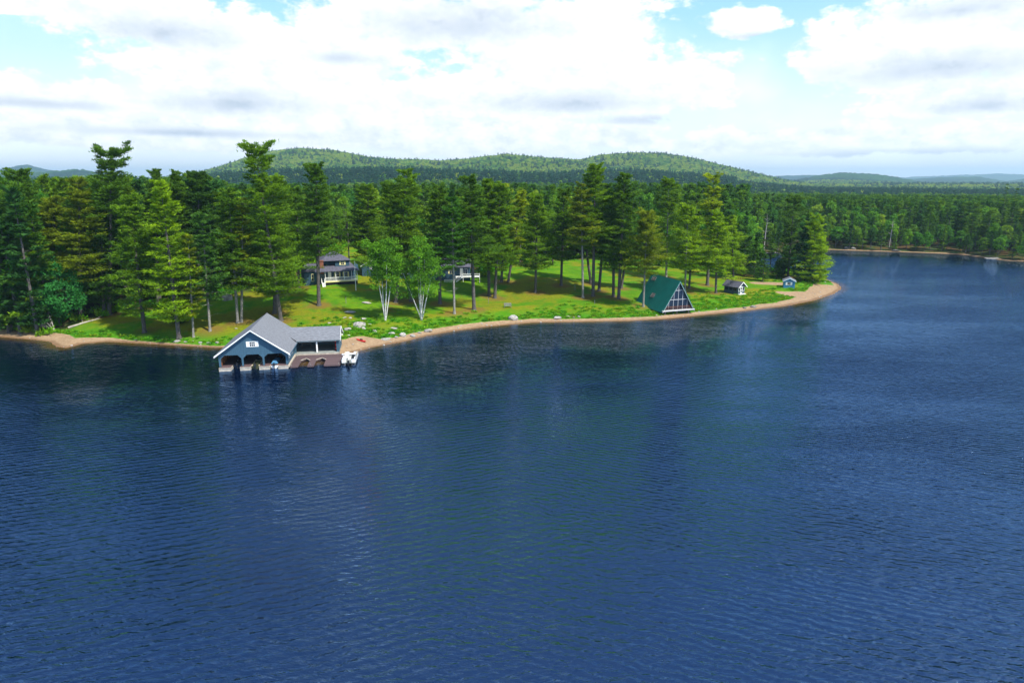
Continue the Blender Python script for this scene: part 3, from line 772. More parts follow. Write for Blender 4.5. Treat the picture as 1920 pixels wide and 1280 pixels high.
# shore maple and understory broadleaf trees
MAPLES = [(112, 612, 115, 486, 52, 592, (.035, .19, .035), 'rounded bright green maple leaning over the left shore'),
          (600, 492, 640, 372, 34, 460, (.12, .27, .015), 'lime green maple crown behind the porch house'),
          (600, 498, 604, 392, 26, 470, (.06, .21, .015), 'fresh green maple between two dark pines behind the porch house'),
          (1400, 500, 1402, 418, 22, 470, (.045, .17, .03), 'green maple at the bay edge behind the cabins'),
          (705, 500, 706, 352, 18, 450, (.22, .33, .02), 'sunlit yellow green hardwood top between the pines above the guest house'),  # lime and yellow-green tops from here carry painted sunlight in their tone
          (655, 495, 658, 362, 22, 450, (.14, .29, .015), 'lime hardwood in the clearing edge above the flagpole'),
          (948, 500, 950, 344, 20, 450, (.26, .36, .02), 'brightest yellow green hardwood top above the close pair of pines'),
          (975, 498, 976, 362, 18, 450, (.24, .33, .03), 'golden green hardwood top left of the evenly tiered pine'),
          (1000, 497, 1000, 352, 17, 450, (.21, .33, .02), 'yellow green hardwood top peeping over the evenly tiered pine'),
          (1036, 496, 1036, 366, 19, 450, (.15, .30, .015), 'lime hardwood top right of the evenly tiered pine'),
          (858, 505, 860, 372, 22, 450, (.10, .26, .015), 'fresh green hardwood behind the right end of the long house'),
          (340, 606, 345, 580, 15, 604, (.025, .075, .012), 'dark low shrub beside the leaning waterline pine')]
for i, (bx, by, tx, ty, hw, cy, tone, lab) in enumerate(MAPLES):
    loc = ground_hit(bx, by); h, dx = top_height(tx, ty, loc); hb, _ = top_height(bx, cy, loc)
    big = hw > 40
    cr, tr = broadleaf(h, max(.05, hb / h), hw / F * loc[1] * 1.1, seed=400 + i, ncl=120 if big else 45, per=110 if big else 90, leaf=.42 if big else .36)
    place_tree('maple_tree' if hw > 16 else 'shrub', loc, cr, tr, BARK, tone, lab, 'tree' if hw > 16 else 'shrub')

def birch(bx, by, ty, hw, cy, stems, seed, lab, tpx):
    loc = ground_hit(bx, by); h, dx = top_height(tpx, ty, loc); hb, _ = top_height(bx, cy, loc)
    k = loc[1] / F
    st = [(a * k, b, c * h) for a, b, c in stems]
    cr, tr = broadleaf(h, hb / h, hw * k * .96, seed=seed, ncl=120, per=95, leaf=.34, stems=st, trunk_r=.14, airy=.7)
    place_tree('birch_tree', loc, cr, tr, BIRCHB, (.095, .25, .012), lab, 'birch tree')
birch(722, 602, 448, 36, 545, [(-18, .3, .82), (-4, .8, .8), (12, -.2, .86), (24, .4, .80)], 501, 'white birch with upright stems, left one of the two birches on the lawn', 718)
birch(790, 600, 446, 47, 562, [(-36, .2, .62), (-6, .5, .85), (2, -.4, .88), (26, .3, .66), (12, 1.0, .75)], 507, 'white birch splayed in a wide V, right and larger one of the two', 793)

# ------------------------------------------------------------------ background woods
PROTO = {}
def protos():
    L = []
    for k in range(5):
        cr, tr = conifer(26, [.12, .3, .2, .38, .08][k], [3.7, 4.2, 4.8, 3.8, 3.3][k], 'pine', nb=70, kc=5, per=12, leaf=.85, seed=600 + k, sides=5)
        L.append(('pine', cr, tr, 26))
    for k in range(3):
        cr, tr = conifer(21, .06, [2.5, 2.9, 2.2][k], 'spruce', nb=75, kc=4, per=11, leaf=.75, seed=620 + k, sides=5)
        L.append(('spruce', cr, tr, 21))
    for k in range(5):
        cr, tr = broadleaf(19, [.22, .3, .15, .25, .2][k], [4.2, 3.6, 4.8, 4.0, 3.4][k], seed=640 + k, ncl=60, per=42, leaf=.75, sides=5)
        L.append(('broad', cr, tr, 19))
    return L
PR = protos()
TONE_C = [(.016, .065, .022), (.03, .10, .018), (.05, .135, .016), (.022, .085, .035), (.06, .14, .012), (.035, .10, .014)]
TONE_C = [(c[0] * 2.2, c[1] * 1.8, c[2] * 1.0) for c in TONE_C]
TONE_D = [(.055, .20, .018), (.10, .26, .015), (.04, .16, .022), (.06, .19, .018), (.08, .22, .018)]

TW_C = ['deep green', 'dark green', 'fresh green', 'bluish', 'olive', 'mid green']
TW_D = ['bright green', 'yellow green', 'cool green', 'leaf green', 'warm green']
LANDM = [(10, 'at the far left edge'), (70, 'left above the shore maple'), (112, 'behind the shore maple'), (170, 'right above the fallen log'), (215, 'under the open topped pine'), (262, 'behind the dark leaning pine'), (305, 'behind the bright leaning pine'),
         (345, 'behind the slim pole pine'), (385, 'behind the slender bluish pine'), (427, 'behind the lawn boulder'), (470, 'above the boathouse gable'), (520, 'behind the tallest ragged pine'), (565, 'left of the porch house'), (610, 'above the porch house chimney'), (650, 'above the flagpole'),
         (690, 'behind the guest house'), (722, 'behind the left birch'), (760, 'between the two birches'), (795, 'behind the larger birch'), (850, 'behind the white stairs'), (890, 'right of the white stairs'), (925, 'behind the close pair of pines'), (960, 'above the lawn bench'),
         (1005, 'behind the evenly tiered pine'), (1055, 'right of the evenly tiered pine'), (1100, 'behind the centre lawn pines'), (1155, 'left of the green roof'), (1210, 'behind the olive pine'), (1250, 'behind the green roof'), (1290, 'above the glass gable'), (1340, 'left of the grey cabin'),
         (1385, 'behind the grey cabin'), (1430, 'at the back of the bay'), (1485, 'across the bay above the blue shed'), (1530, 'above the sandy point'), (1590, 'on the far shore by the brown rocks'), (1640, 'on the far shore left of the forked snag'), (1690, 'on the far shore right of the forked snag'),
         (1740, 'on the far shore at its middle'), (1790, 'on the far shore by the thin snag'), (1845, 'on the far shore by the grey snag'), (1900, 'above the pale flat rock')]
# canopy clear of: mown lawn, water, building plots
def cand(spacing, r0, r1, azm, g):
    n = int((r1 * 2) / spacing)
    xs = np.arange(-r1 * math.sin(azm), r1 * math.sin(azm), spacing); ys = np.arange(r0 * .7, r1, spacing)
    XX, YY = np.meshgrid(xs, ys); XX = XX.ravel() + g.uniform(-.42, .42, XX.size) * spacing; YY = YY.ravel() + g.uniform(-.42, .42, YY.size) * spacing
    r = np.hypot(XX, YY); ok = (r > r0) & (r < r1) & (np.abs(np.arctan2(XX, YY)) < azm)
    return XX[ok], YY[ok]
g = np.random.default_rng(77)
x, y = cand(5.6, 110, 560, math.radians(44), g)
d = sdist(x, y); lwv = inpoly(x, y, LW)
ok = (d > 2.2) & (lwv < -1.0)
x, y, d, lwv = x[ok], y[ok], d[ok], lwv[ok]
z = ground_z(x, y, d)
px, py = project(x, y, z)
r = np.hypot(x, y)
# hero pine crowns already fill parts of the left wood: thin the candidates close to hero boles
order = np.argsort(r)
nc = nd = 0; stuff_pts = []
TIER_LAB = {'far_shore': 'trees along the far shore of the bay', 'lawn': 'woods behind the lawn', 'left': 'wood at the left shore'}
for i in order:
    wv = wav(x[i], y[i], 60, 6)
    far_sh = px[i] > 1395
    pb = .42 + .30 * wv
    if px[i] < 560: pb = .10 + .1 * wv
    if far_sh: pb = .36 + .25 * wv
    u = g.uniform()
    kind = 'broad' if u < pb else ('spruce' if g.uniform() < (.5 if far_sh else .22) else 'pine')
    # height limits: tops just at or below the horizon line as seen over the lake
    topz = {'left': 33.5, 'mid': 30.5, 'far': 25}['left' if px[i] < 430 else ('far' if far_sh else 'mid')] - (3 if r[i] > 380 else 0)
    hmax = topz - z[i]
    if far_sh: hh = min(hmax, (10 + 15 * sm(0, 60, np.array(d[i]))) * g.uniform(.8, 1.2))
    else: hh = hmax * g.uniform(.76, 1.02) * (.62 + .38 * sm(0, 26, np.array(-lwv[i]))) if px[i] > 430 else hmax * g.uniform(.72, 1.0)
    if kind == 'broad': hh *= .86
    hh = float(max(6, hh))
    vis = -60 < px[i] < 1980
    choices = [k for k, p in enumerate(PR) if p[0] == kind]; k = choices[int(g.integers(len(choices)))]
    if px[i] < 200 and kind == 'pine': k = (0, 4)[int(g.integers(2))]
    kd, cr, tr, h0 = PR[k]
    s = hh / h0; sxy = s ** .6 * g.uniform(.85, 1.2)
    if vis and ((kind == 'broad' and nd < 290) or (kind != 'broad' and nc < 290)):
        name = {'pine': 'pine_tree', 'spruce': 'spruce_tree', 'broad': 'maple_tree'}[kind]
        grp = 'far_shore' if far_sh else ('left' if px[i] < 560 else 'lawn')
        if kind == 'broad': q_ = int(g.integers(5)); tn = TONE_D[q_]; tw = TW_D[q_]; nd += 1
        else: q_ = int(g.integers(6)); tn = TONE_C[q_]; tw = TW_C[q_]; nc += 1
        if kind == 'broad' and 560 < px[i] < 1080 and g.uniform() < .55: tn = (.17, .30, .015); tw = 'lime yellow'  # lime tone paints sunlight onto some hardwoods behind the lawn
        if far_sh and kind != 'broad' and g.uniform() < .22: tn = (.10, .115, .075); tw = 'thin greyish'
        lm = LANDM[int(np.argmin([abs(px[i] - a_) for a_, _ in LANDM]))][1]
        row = 'at the water edge' if (far_sh and d[i] < 9) else ('in the front row' if (-lwv[i] < 9 or (far_sh and d[i] < 26)) else ('a few rows back' if -lwv[i] < 30 else 'deep in the wood'))
        lab = '%s %s %s %s' % (tw, {'pine': 'pine', 'spruce': 'spruce', 'broad': 'leafy tree'}[kind], row, lm)
        t = place_tree(name, (x[i], y[i], z[i]), cr, tr, BARKL if far_sh and g.uniform() < .3 else BARK, tn, lab, 'tree' if kind == 'broad' else name.replace('_', ' '), TIER_LAB[grp] + ', ' + name.replace('_', ' ') + 's', rz=g.uniform(0, 6.28))
        t.scale = (sxy, sxy, s)
    else:
        stuff_pts.append((x[i], y[i], z[i], k, sxy, s))

SRC = bpy.data.collections.new('tree_sources')     # never linked to the scene: only read by the scatter nodes
def src_collection(name, metas):
    c = bpy.data.collections.new(name)
    for k, (me, ms) in enumerate(metas):
        o = bpy.data.objects.new('%s_source_%02d' % (name, k), me); c.objects.link(o)
    return c

def scatter(name, pts, coll, label, seed=0):
    """pts: x,y,z,idx,sxy,sz"""
    A = np.array(pts, dtype=np.float32)
    me = bpy.data.meshes.new(name); me.vertices.add(len(A)); me.vertices.foreach_set('co', np.ascontiguousarray(A[:, :3]).ravel())
    a = me.attributes.new('pick', 'INT', 'POINT'); a.data.foreach_set('value', A[:, 3].astype(np.int32))
    a = me.attributes.new('size', 'FLOAT_VECTOR', 'POINT'); a.data.foreach_set('vector', np.ascontiguousarray(A[:, [4, 4, 5]]).ravel())
    g = np.random.default_rng(seed)
    rot = np.zeros((len(A), 3), np.float32); rot[:, 2] = g.uniform(0, 6.28, len(A))
    a = me.attributes.new('turn', 'FLOAT_VECTOR', 'POINT'); a.data.foreach_set('vector', rot.ravel())
    o = obj_of(name, me, None)
    ng = bpy.data.node_groups.new(name + '_nodes', 'GeometryNodeTree')
    ng.interface.new_socket('Geometry', in_out='INPUT', socket_type='NodeSocketGeometry'); ng.interface.new_socket('Geometry', in_out='OUTPUT', socket_type='NodeSocketGeometry')
    N = ng.nodes; L = ng.links
    gi = N.new('NodeGroupInput'); goo = N.new('NodeGroupOutput'); ip = N.new('GeometryNodeInstanceOnPoints'); ci = N.new('GeometryNodeCollectionInfo')
    ci.inputs['Collection'].default_value = coll; ci.inputs['Separate Children'].default_value = True; ci.inputs['Reset Children'].default_value = True
    def na(n, t):
        q = N.new('GeometryNodeInputNamedAttribute'); q.data_type = t; q.inputs['Name'].default_value = n
        return [s for s in q.outputs if s.enabled and s.name == 'Attribute'][0]
    mp = N.new('GeometryNodeMeshToPoints'); L.new(gi.outputs[0], mp.inputs[0])
    L.new(mp.outputs[0], ip.inputs['Points']); L.new(ci.outputs[0], ip.inputs['Instance']); ip.inputs['Pick Instance'].default_value = True
    L.new(na('pick', 'INT'), ip.inputs['Instance Index'])
    L.new(na('turn', 'FLOAT_VECTOR'), ip.inputs['Rotation'])
    L.new(na('size', 'FLOAT_VECTOR'), ip.inputs['Scale'])
    L.new(ip.outputs[0], goo.inputs[0])
    md = o.modifiers.new('scatter', 'NODES'); md.node_group = ng
    tag(o, label, None, None, 'stuff')
    return o

def joined(cr, tr, cm, bm_):
    """crown and trunk in one source mesh with two materials (for scattered woods only)."""
    me = bpy.data.meshes.new('tree_source')
    nv = len(cr.vertices); cv = np.empty(nv * 3, np.float32); cr.vertices.foreach_get('co', cv)
    tv = np.empty(len(tr.vertices) * 3, np.float32); tr.vertices.foreach_get('co', tv)
    cl = np.empty(len(cr.loops), np.int32); cr.loops.foreach_get('vertex_index', cl)
    tl = np.empty(len(tr.loops), np.int32); tr.loops.foreach_get('vertex_index', tl)
    cs = np.empty(len(cr.polygons), np.int32); cr.polygons.foreach_get('loop_start', cs)
    ts = np.empty(len(tr.polygons), np.int32); tr.polygons.foreach_get('loop_start', ts)
    me.vertices.add(nv + len(tr.vertices)); me.vertices.foreach_set('co', np.concatenate([cv, tv]))
    me.loops.add(len(cl) + len(tl)); me.loops.foreach_set('vertex_index', np.concatenate([cl, tl + nv]))
    me.polygons.add(len(cs) + len(ts)); me.polygons.foreach_set('loop_start', np.concatenate([cs, ts + len(cl)]))
    me.materials.append(cm); me.materials.append(bm_)
    me.polygons.foreach_set('material_index', np.concatenate([np.zeros(len(cs), np.int32), np.ones(len(ts), np.int32)]))
    ct = np.empty(len(cs), np.float32); cr.attributes['tint'].data.foreach_get('value', ct)
    a = me.attributes.new('tint', 'FLOAT', 'FACE'); a.data.foreach_set('value', np.concatenate([ct, np.ones(len(ts), np.float32)]))
    me.update(calc_edges=True)
    return me
mid_coll = src_collection('wood', [(joined(c, t_, MID_DEC if kd == 'broad' else MID_CON, BARK), None) for kd, c, t_, h0 in PR])
# mid-distance wood 560-1000 m
xm, ym = cand(7.0, 560, 1000, math.radians(43), g); dm = sdist(xm, ym); zm = ground_z(xm, ym, dm)
for i in np.nonzero(dm > 3)[0]:
    wv = wav(xm[i], ym[i], 140, 8)
    kind = 'broad' if g.uniform() < .38 + .35 * wv else ('spruce' if g.uniform() < .4 else 'pine')
    ch = [k for k, p in enumerate(PR) if p[0] == kind]; k = ch[int(g.integers(len(ch)))]
    hh = g.uniform(9, 14) * (1 if xm[i] < 250 else .8); s = hh / PR[k][3]
    stuff_pts.append((xm[i], ym[i], zm[i], k, s ** .6 * g.uniform(1.0, 1.35), s))
scatter('forest', stuff_pts, mid_coll, 'mixed wood running back from the lawn and the bay', 3)

# hillsides
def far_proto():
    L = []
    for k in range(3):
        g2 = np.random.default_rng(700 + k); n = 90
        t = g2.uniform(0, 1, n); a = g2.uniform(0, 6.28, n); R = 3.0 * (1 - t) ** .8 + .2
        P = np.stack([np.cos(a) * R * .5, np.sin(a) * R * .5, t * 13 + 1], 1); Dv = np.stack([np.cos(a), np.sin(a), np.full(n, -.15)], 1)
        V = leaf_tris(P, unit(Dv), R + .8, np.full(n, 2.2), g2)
        L.append((mesh_np('far_conifer', V.reshape(-1, 3), np.arange(n * 3).reshape(-1, 3), 3, g2.uniform(.7, 1.25, n)), FAR_SHADE_CON))
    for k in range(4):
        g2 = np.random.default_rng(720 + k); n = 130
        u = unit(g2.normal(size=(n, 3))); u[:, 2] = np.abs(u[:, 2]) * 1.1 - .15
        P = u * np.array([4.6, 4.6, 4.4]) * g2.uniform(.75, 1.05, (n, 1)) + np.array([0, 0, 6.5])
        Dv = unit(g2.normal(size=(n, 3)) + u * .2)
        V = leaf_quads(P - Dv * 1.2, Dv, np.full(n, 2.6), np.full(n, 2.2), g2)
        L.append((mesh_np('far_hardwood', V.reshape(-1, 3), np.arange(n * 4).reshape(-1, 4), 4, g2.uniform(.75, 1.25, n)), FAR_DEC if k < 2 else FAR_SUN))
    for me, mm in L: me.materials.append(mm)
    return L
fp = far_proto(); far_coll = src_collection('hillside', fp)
hp = []
for sp, r0, r1 in ((9.5, 1000, 1900), (12.5, 1900, 3500)):
    xf, yf = cand(sp, r0, r1, math.radians(43), g); rf = np.hypot(xf, yf); zf = ground_z(xf, yf)
    zb = ground_z(xf * (1 + 12 / rf), yf * (1 + 12 / rf))
    front = (zb - zf) > -2.2
    wv = wav(xf, yf, 420, 12); dark = sm(1750, 1500, rf) if False else (rf < 1650 + 220 * wv)  # dark belt painted as cloud shadow, by picking mostly shade-coloured conifers
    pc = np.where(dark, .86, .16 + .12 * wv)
    kk = np.where(g.uniform(size=len(xf)) < pc, g.integers(0, 3, len(xf)), np.where(g.uniform(size=len(xf)) < np.clip(.45 + .9 * wav(xf, yf, 260, 16) + .3 * sm(1800, 2500, rf), .05, .9), g.integers(5, 7, len(xf)), g.integers(3, 5, len(xf))))  # sunlit hardwood copies picked in patches to paint sun on the ridge
    s = sp / 8.2 * g.uniform(.75, 1.25, len(xf)); sz = g.uniform(.8, 1.3, len(xf)) * np.where(kk < 3, 1.15, 1.0)
    pxf, _q = project(xf, yf, zf)
    low = (pxf > 1380) & (rf < 2300); sz = np.where(low, sz * .62, sz)
    for i in np.nonzero(front)[0]: hp.append((xf[i], yf[i], zf[i] - 1.0, kk[i], s[i], sz[i]))
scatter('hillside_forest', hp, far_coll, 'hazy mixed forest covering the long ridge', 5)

# brush along the bank, edge of the woods
def brush_proto(k):
    g2 = np.random.default_rng(800 + k); n = 60
    a = g2.uniform(0, 6.28, n); rr = g2.uniform(0, .55, n); P = np.stack([np.cos(a) * rr, np.sin(a) * rr, g2.uniform(0, .45, n)], 1)
    el = g2.uniform(.1, 1.3, n); Dv = np.stack([np.cos(a) * np.cos(el), np.sin(a) * np.cos(el), np.sin(el)], 1)
    V = leaf_quads(P, Dv, g2.uniform(.25, .6, n), g2.uniform(.12, .26, n), g2)
    me = mesh_np('brush_clump', V.reshape(-1, 3), np.arange(n * 4).reshape(-1, 4), 4, g2.uniform(.7, 1.25, n)); me.materials.append(BRUSHM)
    return me
bc = src_collection('brush', [(brush_proto(k), None) for k in range(4)])
xb, yb = cand(.75, 105, 290, math.radians(42), g)
db = sdist(xb, yb); sel = (db > 1.2) & (db < 22); xb, yb, db = xb[sel], yb[sel], db[sel]
zb = ground_z(xb, yb, db); pxb, pyb = project(xb, yb, zb)
bwb = np.where(yb > 205, 2, np.interp(pxb, BW[:, 0], BW[:, 1])) * (1 + .16 * wav(xb, yb, 9, 2))
width = np.interp(pxb, [0, 250, 400, 620, 700, 760, 860, 900, 1000, 1050, 1240, 1300, 1400, 1500, 1600], [3, 1.5, 2, 7, 9, 5.5, 4.5, 3.5, 2.5, 7, 5.5, 8, 9, 5, 5])
e = db - bwb - .4
dens = (e > 0) * np.exp(-(e / width) ** 2) * (.75 + .6 * wav(xb, yb, 7, 15))
shedc = np.hypot((xb - shp[0]) / 10.5, (yb - shp[1]) / 4.8) < 1; shed2 = np.hypot((xb - sp2[0]) / 8, (yb - sp2[1]) / 3) < 1
lxx = (xb - BO[0]) * math.cos(BR) + (yb - BO[1]) * math.sin(BR); lyy = -(xb - BO[0]) * math.sin(BR) + (yb - BO[1]) * math.cos(BR)
inb = (lxx > -1) & (lxx < 20.5) & (lyy < 15.5)
keep = (g.uniform(size=len(xb)) < dens) & ~shedc & ~shed2 & ~inb & (db < 20)
bp_ = [(xb[i], yb[i], zb[i] - .05, g.integers(4), g.uniform(.6, 1.2), g.uniform(.3, .8)) for i in np.nonzero(keep)[0]]
# undergrowth at the edge of the woods
xu, yu = cand(1.6, 110, 330, math.radians(42), g); lu = inpoly(xu, yu, LW); du = sdist(xu, yu)
su = (lu < 1.0) & (lu > -7) & (du > 2.5); xu, yu, du, lu = xu[su], yu[su], du[su], lu[su]; zu = ground_z(xu, yu, du)
ku = g.uniform(size=len(xu)) < (.35 + .35 * wav(xu, yu, 18, 1))
bp_ += [(xu[i], yu[i], zu[i], g.integers(4), g.uniform(1.2, 2.6), g.uniform(1.2, 3.0)) for i in np.nonzero(ku)[0]]
scatter('shore_brush', bp_, bc, 'low green brush and ferns along the bank and wood edge', 9)

# ------------------------------------------------------------------ rocks
def rock_mesh(seed):
    import bmesh
    bm = bmesh.new(); bmesh.ops.create_icosphere(bm, subdivisions=3, radius=1)
    g2 = np.random.default_rng(seed); pl = unit(g2.normal(size=(9, 3))); dd = g2.uniform(.55, .85, 9)
    for v in bm.verts:
        p = np.array(v.co)
        for q, c in zip(pl, dd):
            s = p @ q
            if s > c: p = p - q * (s - c) * .9
        p = p * (1 + .05 * math.sin(p[0] * 9 + seed) * math.cos(p[1] * 8)); v.co = p
    me = bpy.data.meshes.new('boulder'); bm.to_mesh(me); bm.free(); me.materials.append(ROCK)
    return me
RM = [rock_mesh(900 + k) for k in range(6)]
ROCKS = [(427, 562, 13, .85, .8, 'large lone boulder on the lawn beneath the dark pines'),
 (688, 569, 10, .22, 1.1, 'flat grey ledge stone on the lawn left of the left birch'),
 (656, 586, 12, .16, 1.2, 'long flat pale ledge stone on the lawn behind the boathouse wing'),
 (646, 597, 4, .5, 1.2, 'small pale stone, left one of a pair below the long flat ledge'),
 (657, 597, 3.5, .5, 1.1, 'small pale stone, right one of a pair below the long flat ledge'),
 (682, 599, 6.5, .45, 1.1, 'pale grey stone just above the biggest shore boulder'),
 (675, 612, 13.5, .62, 1.0, 'biggest grey boulder above the small beach by the boathouse'),
 (682, 617, 5, .7, 1.2, 'pale stone leaning on the biggest shore boulder'),
 (693, 609, 4, .5, .9, 'small stone right of the biggest shore boulder'),
 (652, 619, 7, .7, 1.1, 'whitish angular rock between the biggest boulder and the wing roof'),
 (637, 630, 7, .7, 1.25, 'pale rock beside the end of the boathouse wing'),
 (654, 631, 3.5, .6, 1.1, 'small white stone in the brush right of the boathouse wing'),
 (618, 606, 4, .35, 1.2, 'small flat pale stone on the grass behind the boathouse wing'),
 (703, 622, 5, .55, 1.2, 'small pale stone in brush left of the red kayak end'),
 (738, 618, 8, .35, 1.0, 'flat stone in the brush below the left birch'),
 (734, 627, 7, .75, 1.15, 'rounded pale boulder below the left birch'),
 (755, 631, 7, .8, 1.1, 'rounded boulder at the bank between the two birches'),
 (743, 634, 4, .7, .9, 'small dull stone left of the rounded bank boulder'),
 (724, 637, 11, .28, 1.0, 'long low stone on the sand edge below the left birch'),
 (774, 631, 6, .6, .85, 'dark stone at the sand edge below the larger birch'),
 (787, 625, 4.5, .6, .9, 'small stone on the bank under the larger birch'),
 (803, 622, 8, .75, .95, 'angular boulder where the bank turns right of the larger birch'),
 (962, 599, 10, .7, 1.1, 'grey boulder on the bank below the lawn bench'),
 (1045, 597, 9, .35, 1.1, 'flat grey stone on the centre beach edge'),
 (1066, 595, 4, .6, 1.2, 'small pale stone right of the flat centre beach stone'),
 (1086, 595, 4, .5, 1.0, 'small dull stone on the bank below the longest bare bole'),
 (1076, 596, 2.5, .6, 1.1, 'tiny pale stone between two small bank stones'),
 (258, 638, 5, .5, .5, 'dark stone at the left waterline left of the leaning pines'),
 (332, 642, 7, .4, 1.0, 'flat pale stone at the foot of the bright leaning pine'),
 (348, 642, 4, .5, .9, 'small stone beside the slim pale pole pine'),
 (376, 643, 4.5, .55, 1.1, 'pale stone at the waterline left of the boathouse'),
 (392, 644, 5, .5, 1.0, 'pinkish stone nearest the boathouse on its left'),
 (408, 644, 5, .6, .9, 'stone half behind the boathouse left eave'),
 (1230, 592, 3, .5, 1.4, 'white stone under the front of the green roofed cabin'),
 (1412, 576, 7, .35, .55, 'dark root laced stone on the eroded bank right of the cabin'),
 (1396, 578, 5, .35, .6, 'brown stone on the eroded bank below the grey cabin'),
 (1588, 466, 7, .5, .4, 'brown rock heap stone on the far shore nearest the point'),
 (1600, 467, 5, .5, .6, 'pale rock beside the brown stone on the far shore'),
 (1680, 471, 8, .3, .4, 'low rock on the far shore in the middle'),
 (1860, 485, 14, .18, .55, 'pale flat sand coloured rock at the right end of the far shore'),
 (1450, 475, 14, .14, .6, 'pale flat ledge at the back of the bay'),
 (443, 618, 3, .4, 1.2, 'tiny pale stone at the foot of the pale boled pine')]
for i, (px_, py_, hw, fl, br, lab) in enumerate(ROCKS):
    p = ground_hit(px_, py_); R = hw / F * p[1]
    o = bpy.data.objects.new('boulder', RM[i % 6]); COL.objects.link(o)
    o.location = (p[0], p[1], max(p[2], 0) + R * fl * .25); o.scale = (R, R * random.uniform(.7, .95), R * fl); o.rotation_euler = (random.uniform(-.1, .1), random.uniform(-.1, .1), random.uniform(-.5, .5))
    o.color = (br, br * .98, br * .95, 1); tag(o, lab, 'rock')
# pebbles and shingle at the water's edge
xp, yp = cand(1.0, 105, 300, math.radians(42), g); dp = sdist(xp, yp); s_ = (dp > .1) & (dp < 5) & (g.uniform(size=len(xp)) < .14 * (.4 + wav(xp, yp, 11, 3) ** 2 * 3)); xp, yp, dp = xp[s_], yp[s_], dp[s_]
zp = ground_z(xp, yp, dp)
pc_ = src_collection('pebble', [(m_, None) for m_ in RM])
scatter('shore_stones', [(xp[i], yp[i], zp[i], g.integers(6), s__ := g.uniform(.08, .28), s__ * .6) for i in range(len(xp))], pc_, 'scattered small stones along the waterline', 12)

# ------------------------------------------------------------------ buildings
def rake_roof(parent, name, m, x0, x1, xm, ze, zr, y0, y1, th=.16, ov=0.0):
    """two-slope roof, ridge along y, as two slabs meeting at the ridge"""
    for a, b in ((x0, xm), (x1, xm)):
        MB().prism([(a, ze), (b, zr), (b, zr + th), (a, ze + th)], 'y', y0, y1).build(name, m, parent)

def window(parent, c, w, h, axis, depth=.06, frame=WHITE, shutters=None, nx=2, ny=2, sw=None, fr=.07):
    """c = centre on outer wall surface; axis 'y-' faces -y, 'x+' faces +x, 'x-' faces -x."""
    wd = empty('window', (0, 0, 0)); wd.parent = parent; wd.location = c
    wd.rotation_euler = (0, 0, {'y-': 0, 'x+': math.pi / 2, 'x-': -math.pi / 2}[axis])
    f = MB()
    f.box(-w / 2 - fr, w / 2 + fr, -depth, 0, h / 2, h / 2 + fr).box(-w / 2 - fr, w / 2 + fr, -depth, 0, -h / 2 - fr, -h / 2)
    f.box(-w / 2 - fr, -w / 2, -depth, 0, -h / 2, h / 2).box(w / 2, w / 2 + fr, -depth, 0, -h / 2, h / 2)
    for i in range(1, nx): f.box(-w / 2 + w * i / nx - fr * .3, -w / 2 + w * i / nx + fr * .3, -depth + .01, -.015, -h / 2, h / 2)
    for i in range(1, ny): f.box(-w / 2, w / 2, -depth + .014, -.018, -h / 2 + h * i / ny - fr * .3, -h / 2 + h * i / ny + fr * .3)
    f.build('frame', frame, wd)
    MB().box(-w / 2, w / 2, -.02, -.004, -h / 2, h / 2).build('pane', GLASS, wd)
    if shutters:
        sw = sw or w * .45
        for s in (-1, 1):
            a, b = sorted((s * (w / 2 + fr + .01), s * (w / 2 + fr + .01 + sw)))
            MB().box(a, b, -.05, 0, -h / 2 - fr, h / 2 + fr).build('shutter', shutters, wd)
    return wd

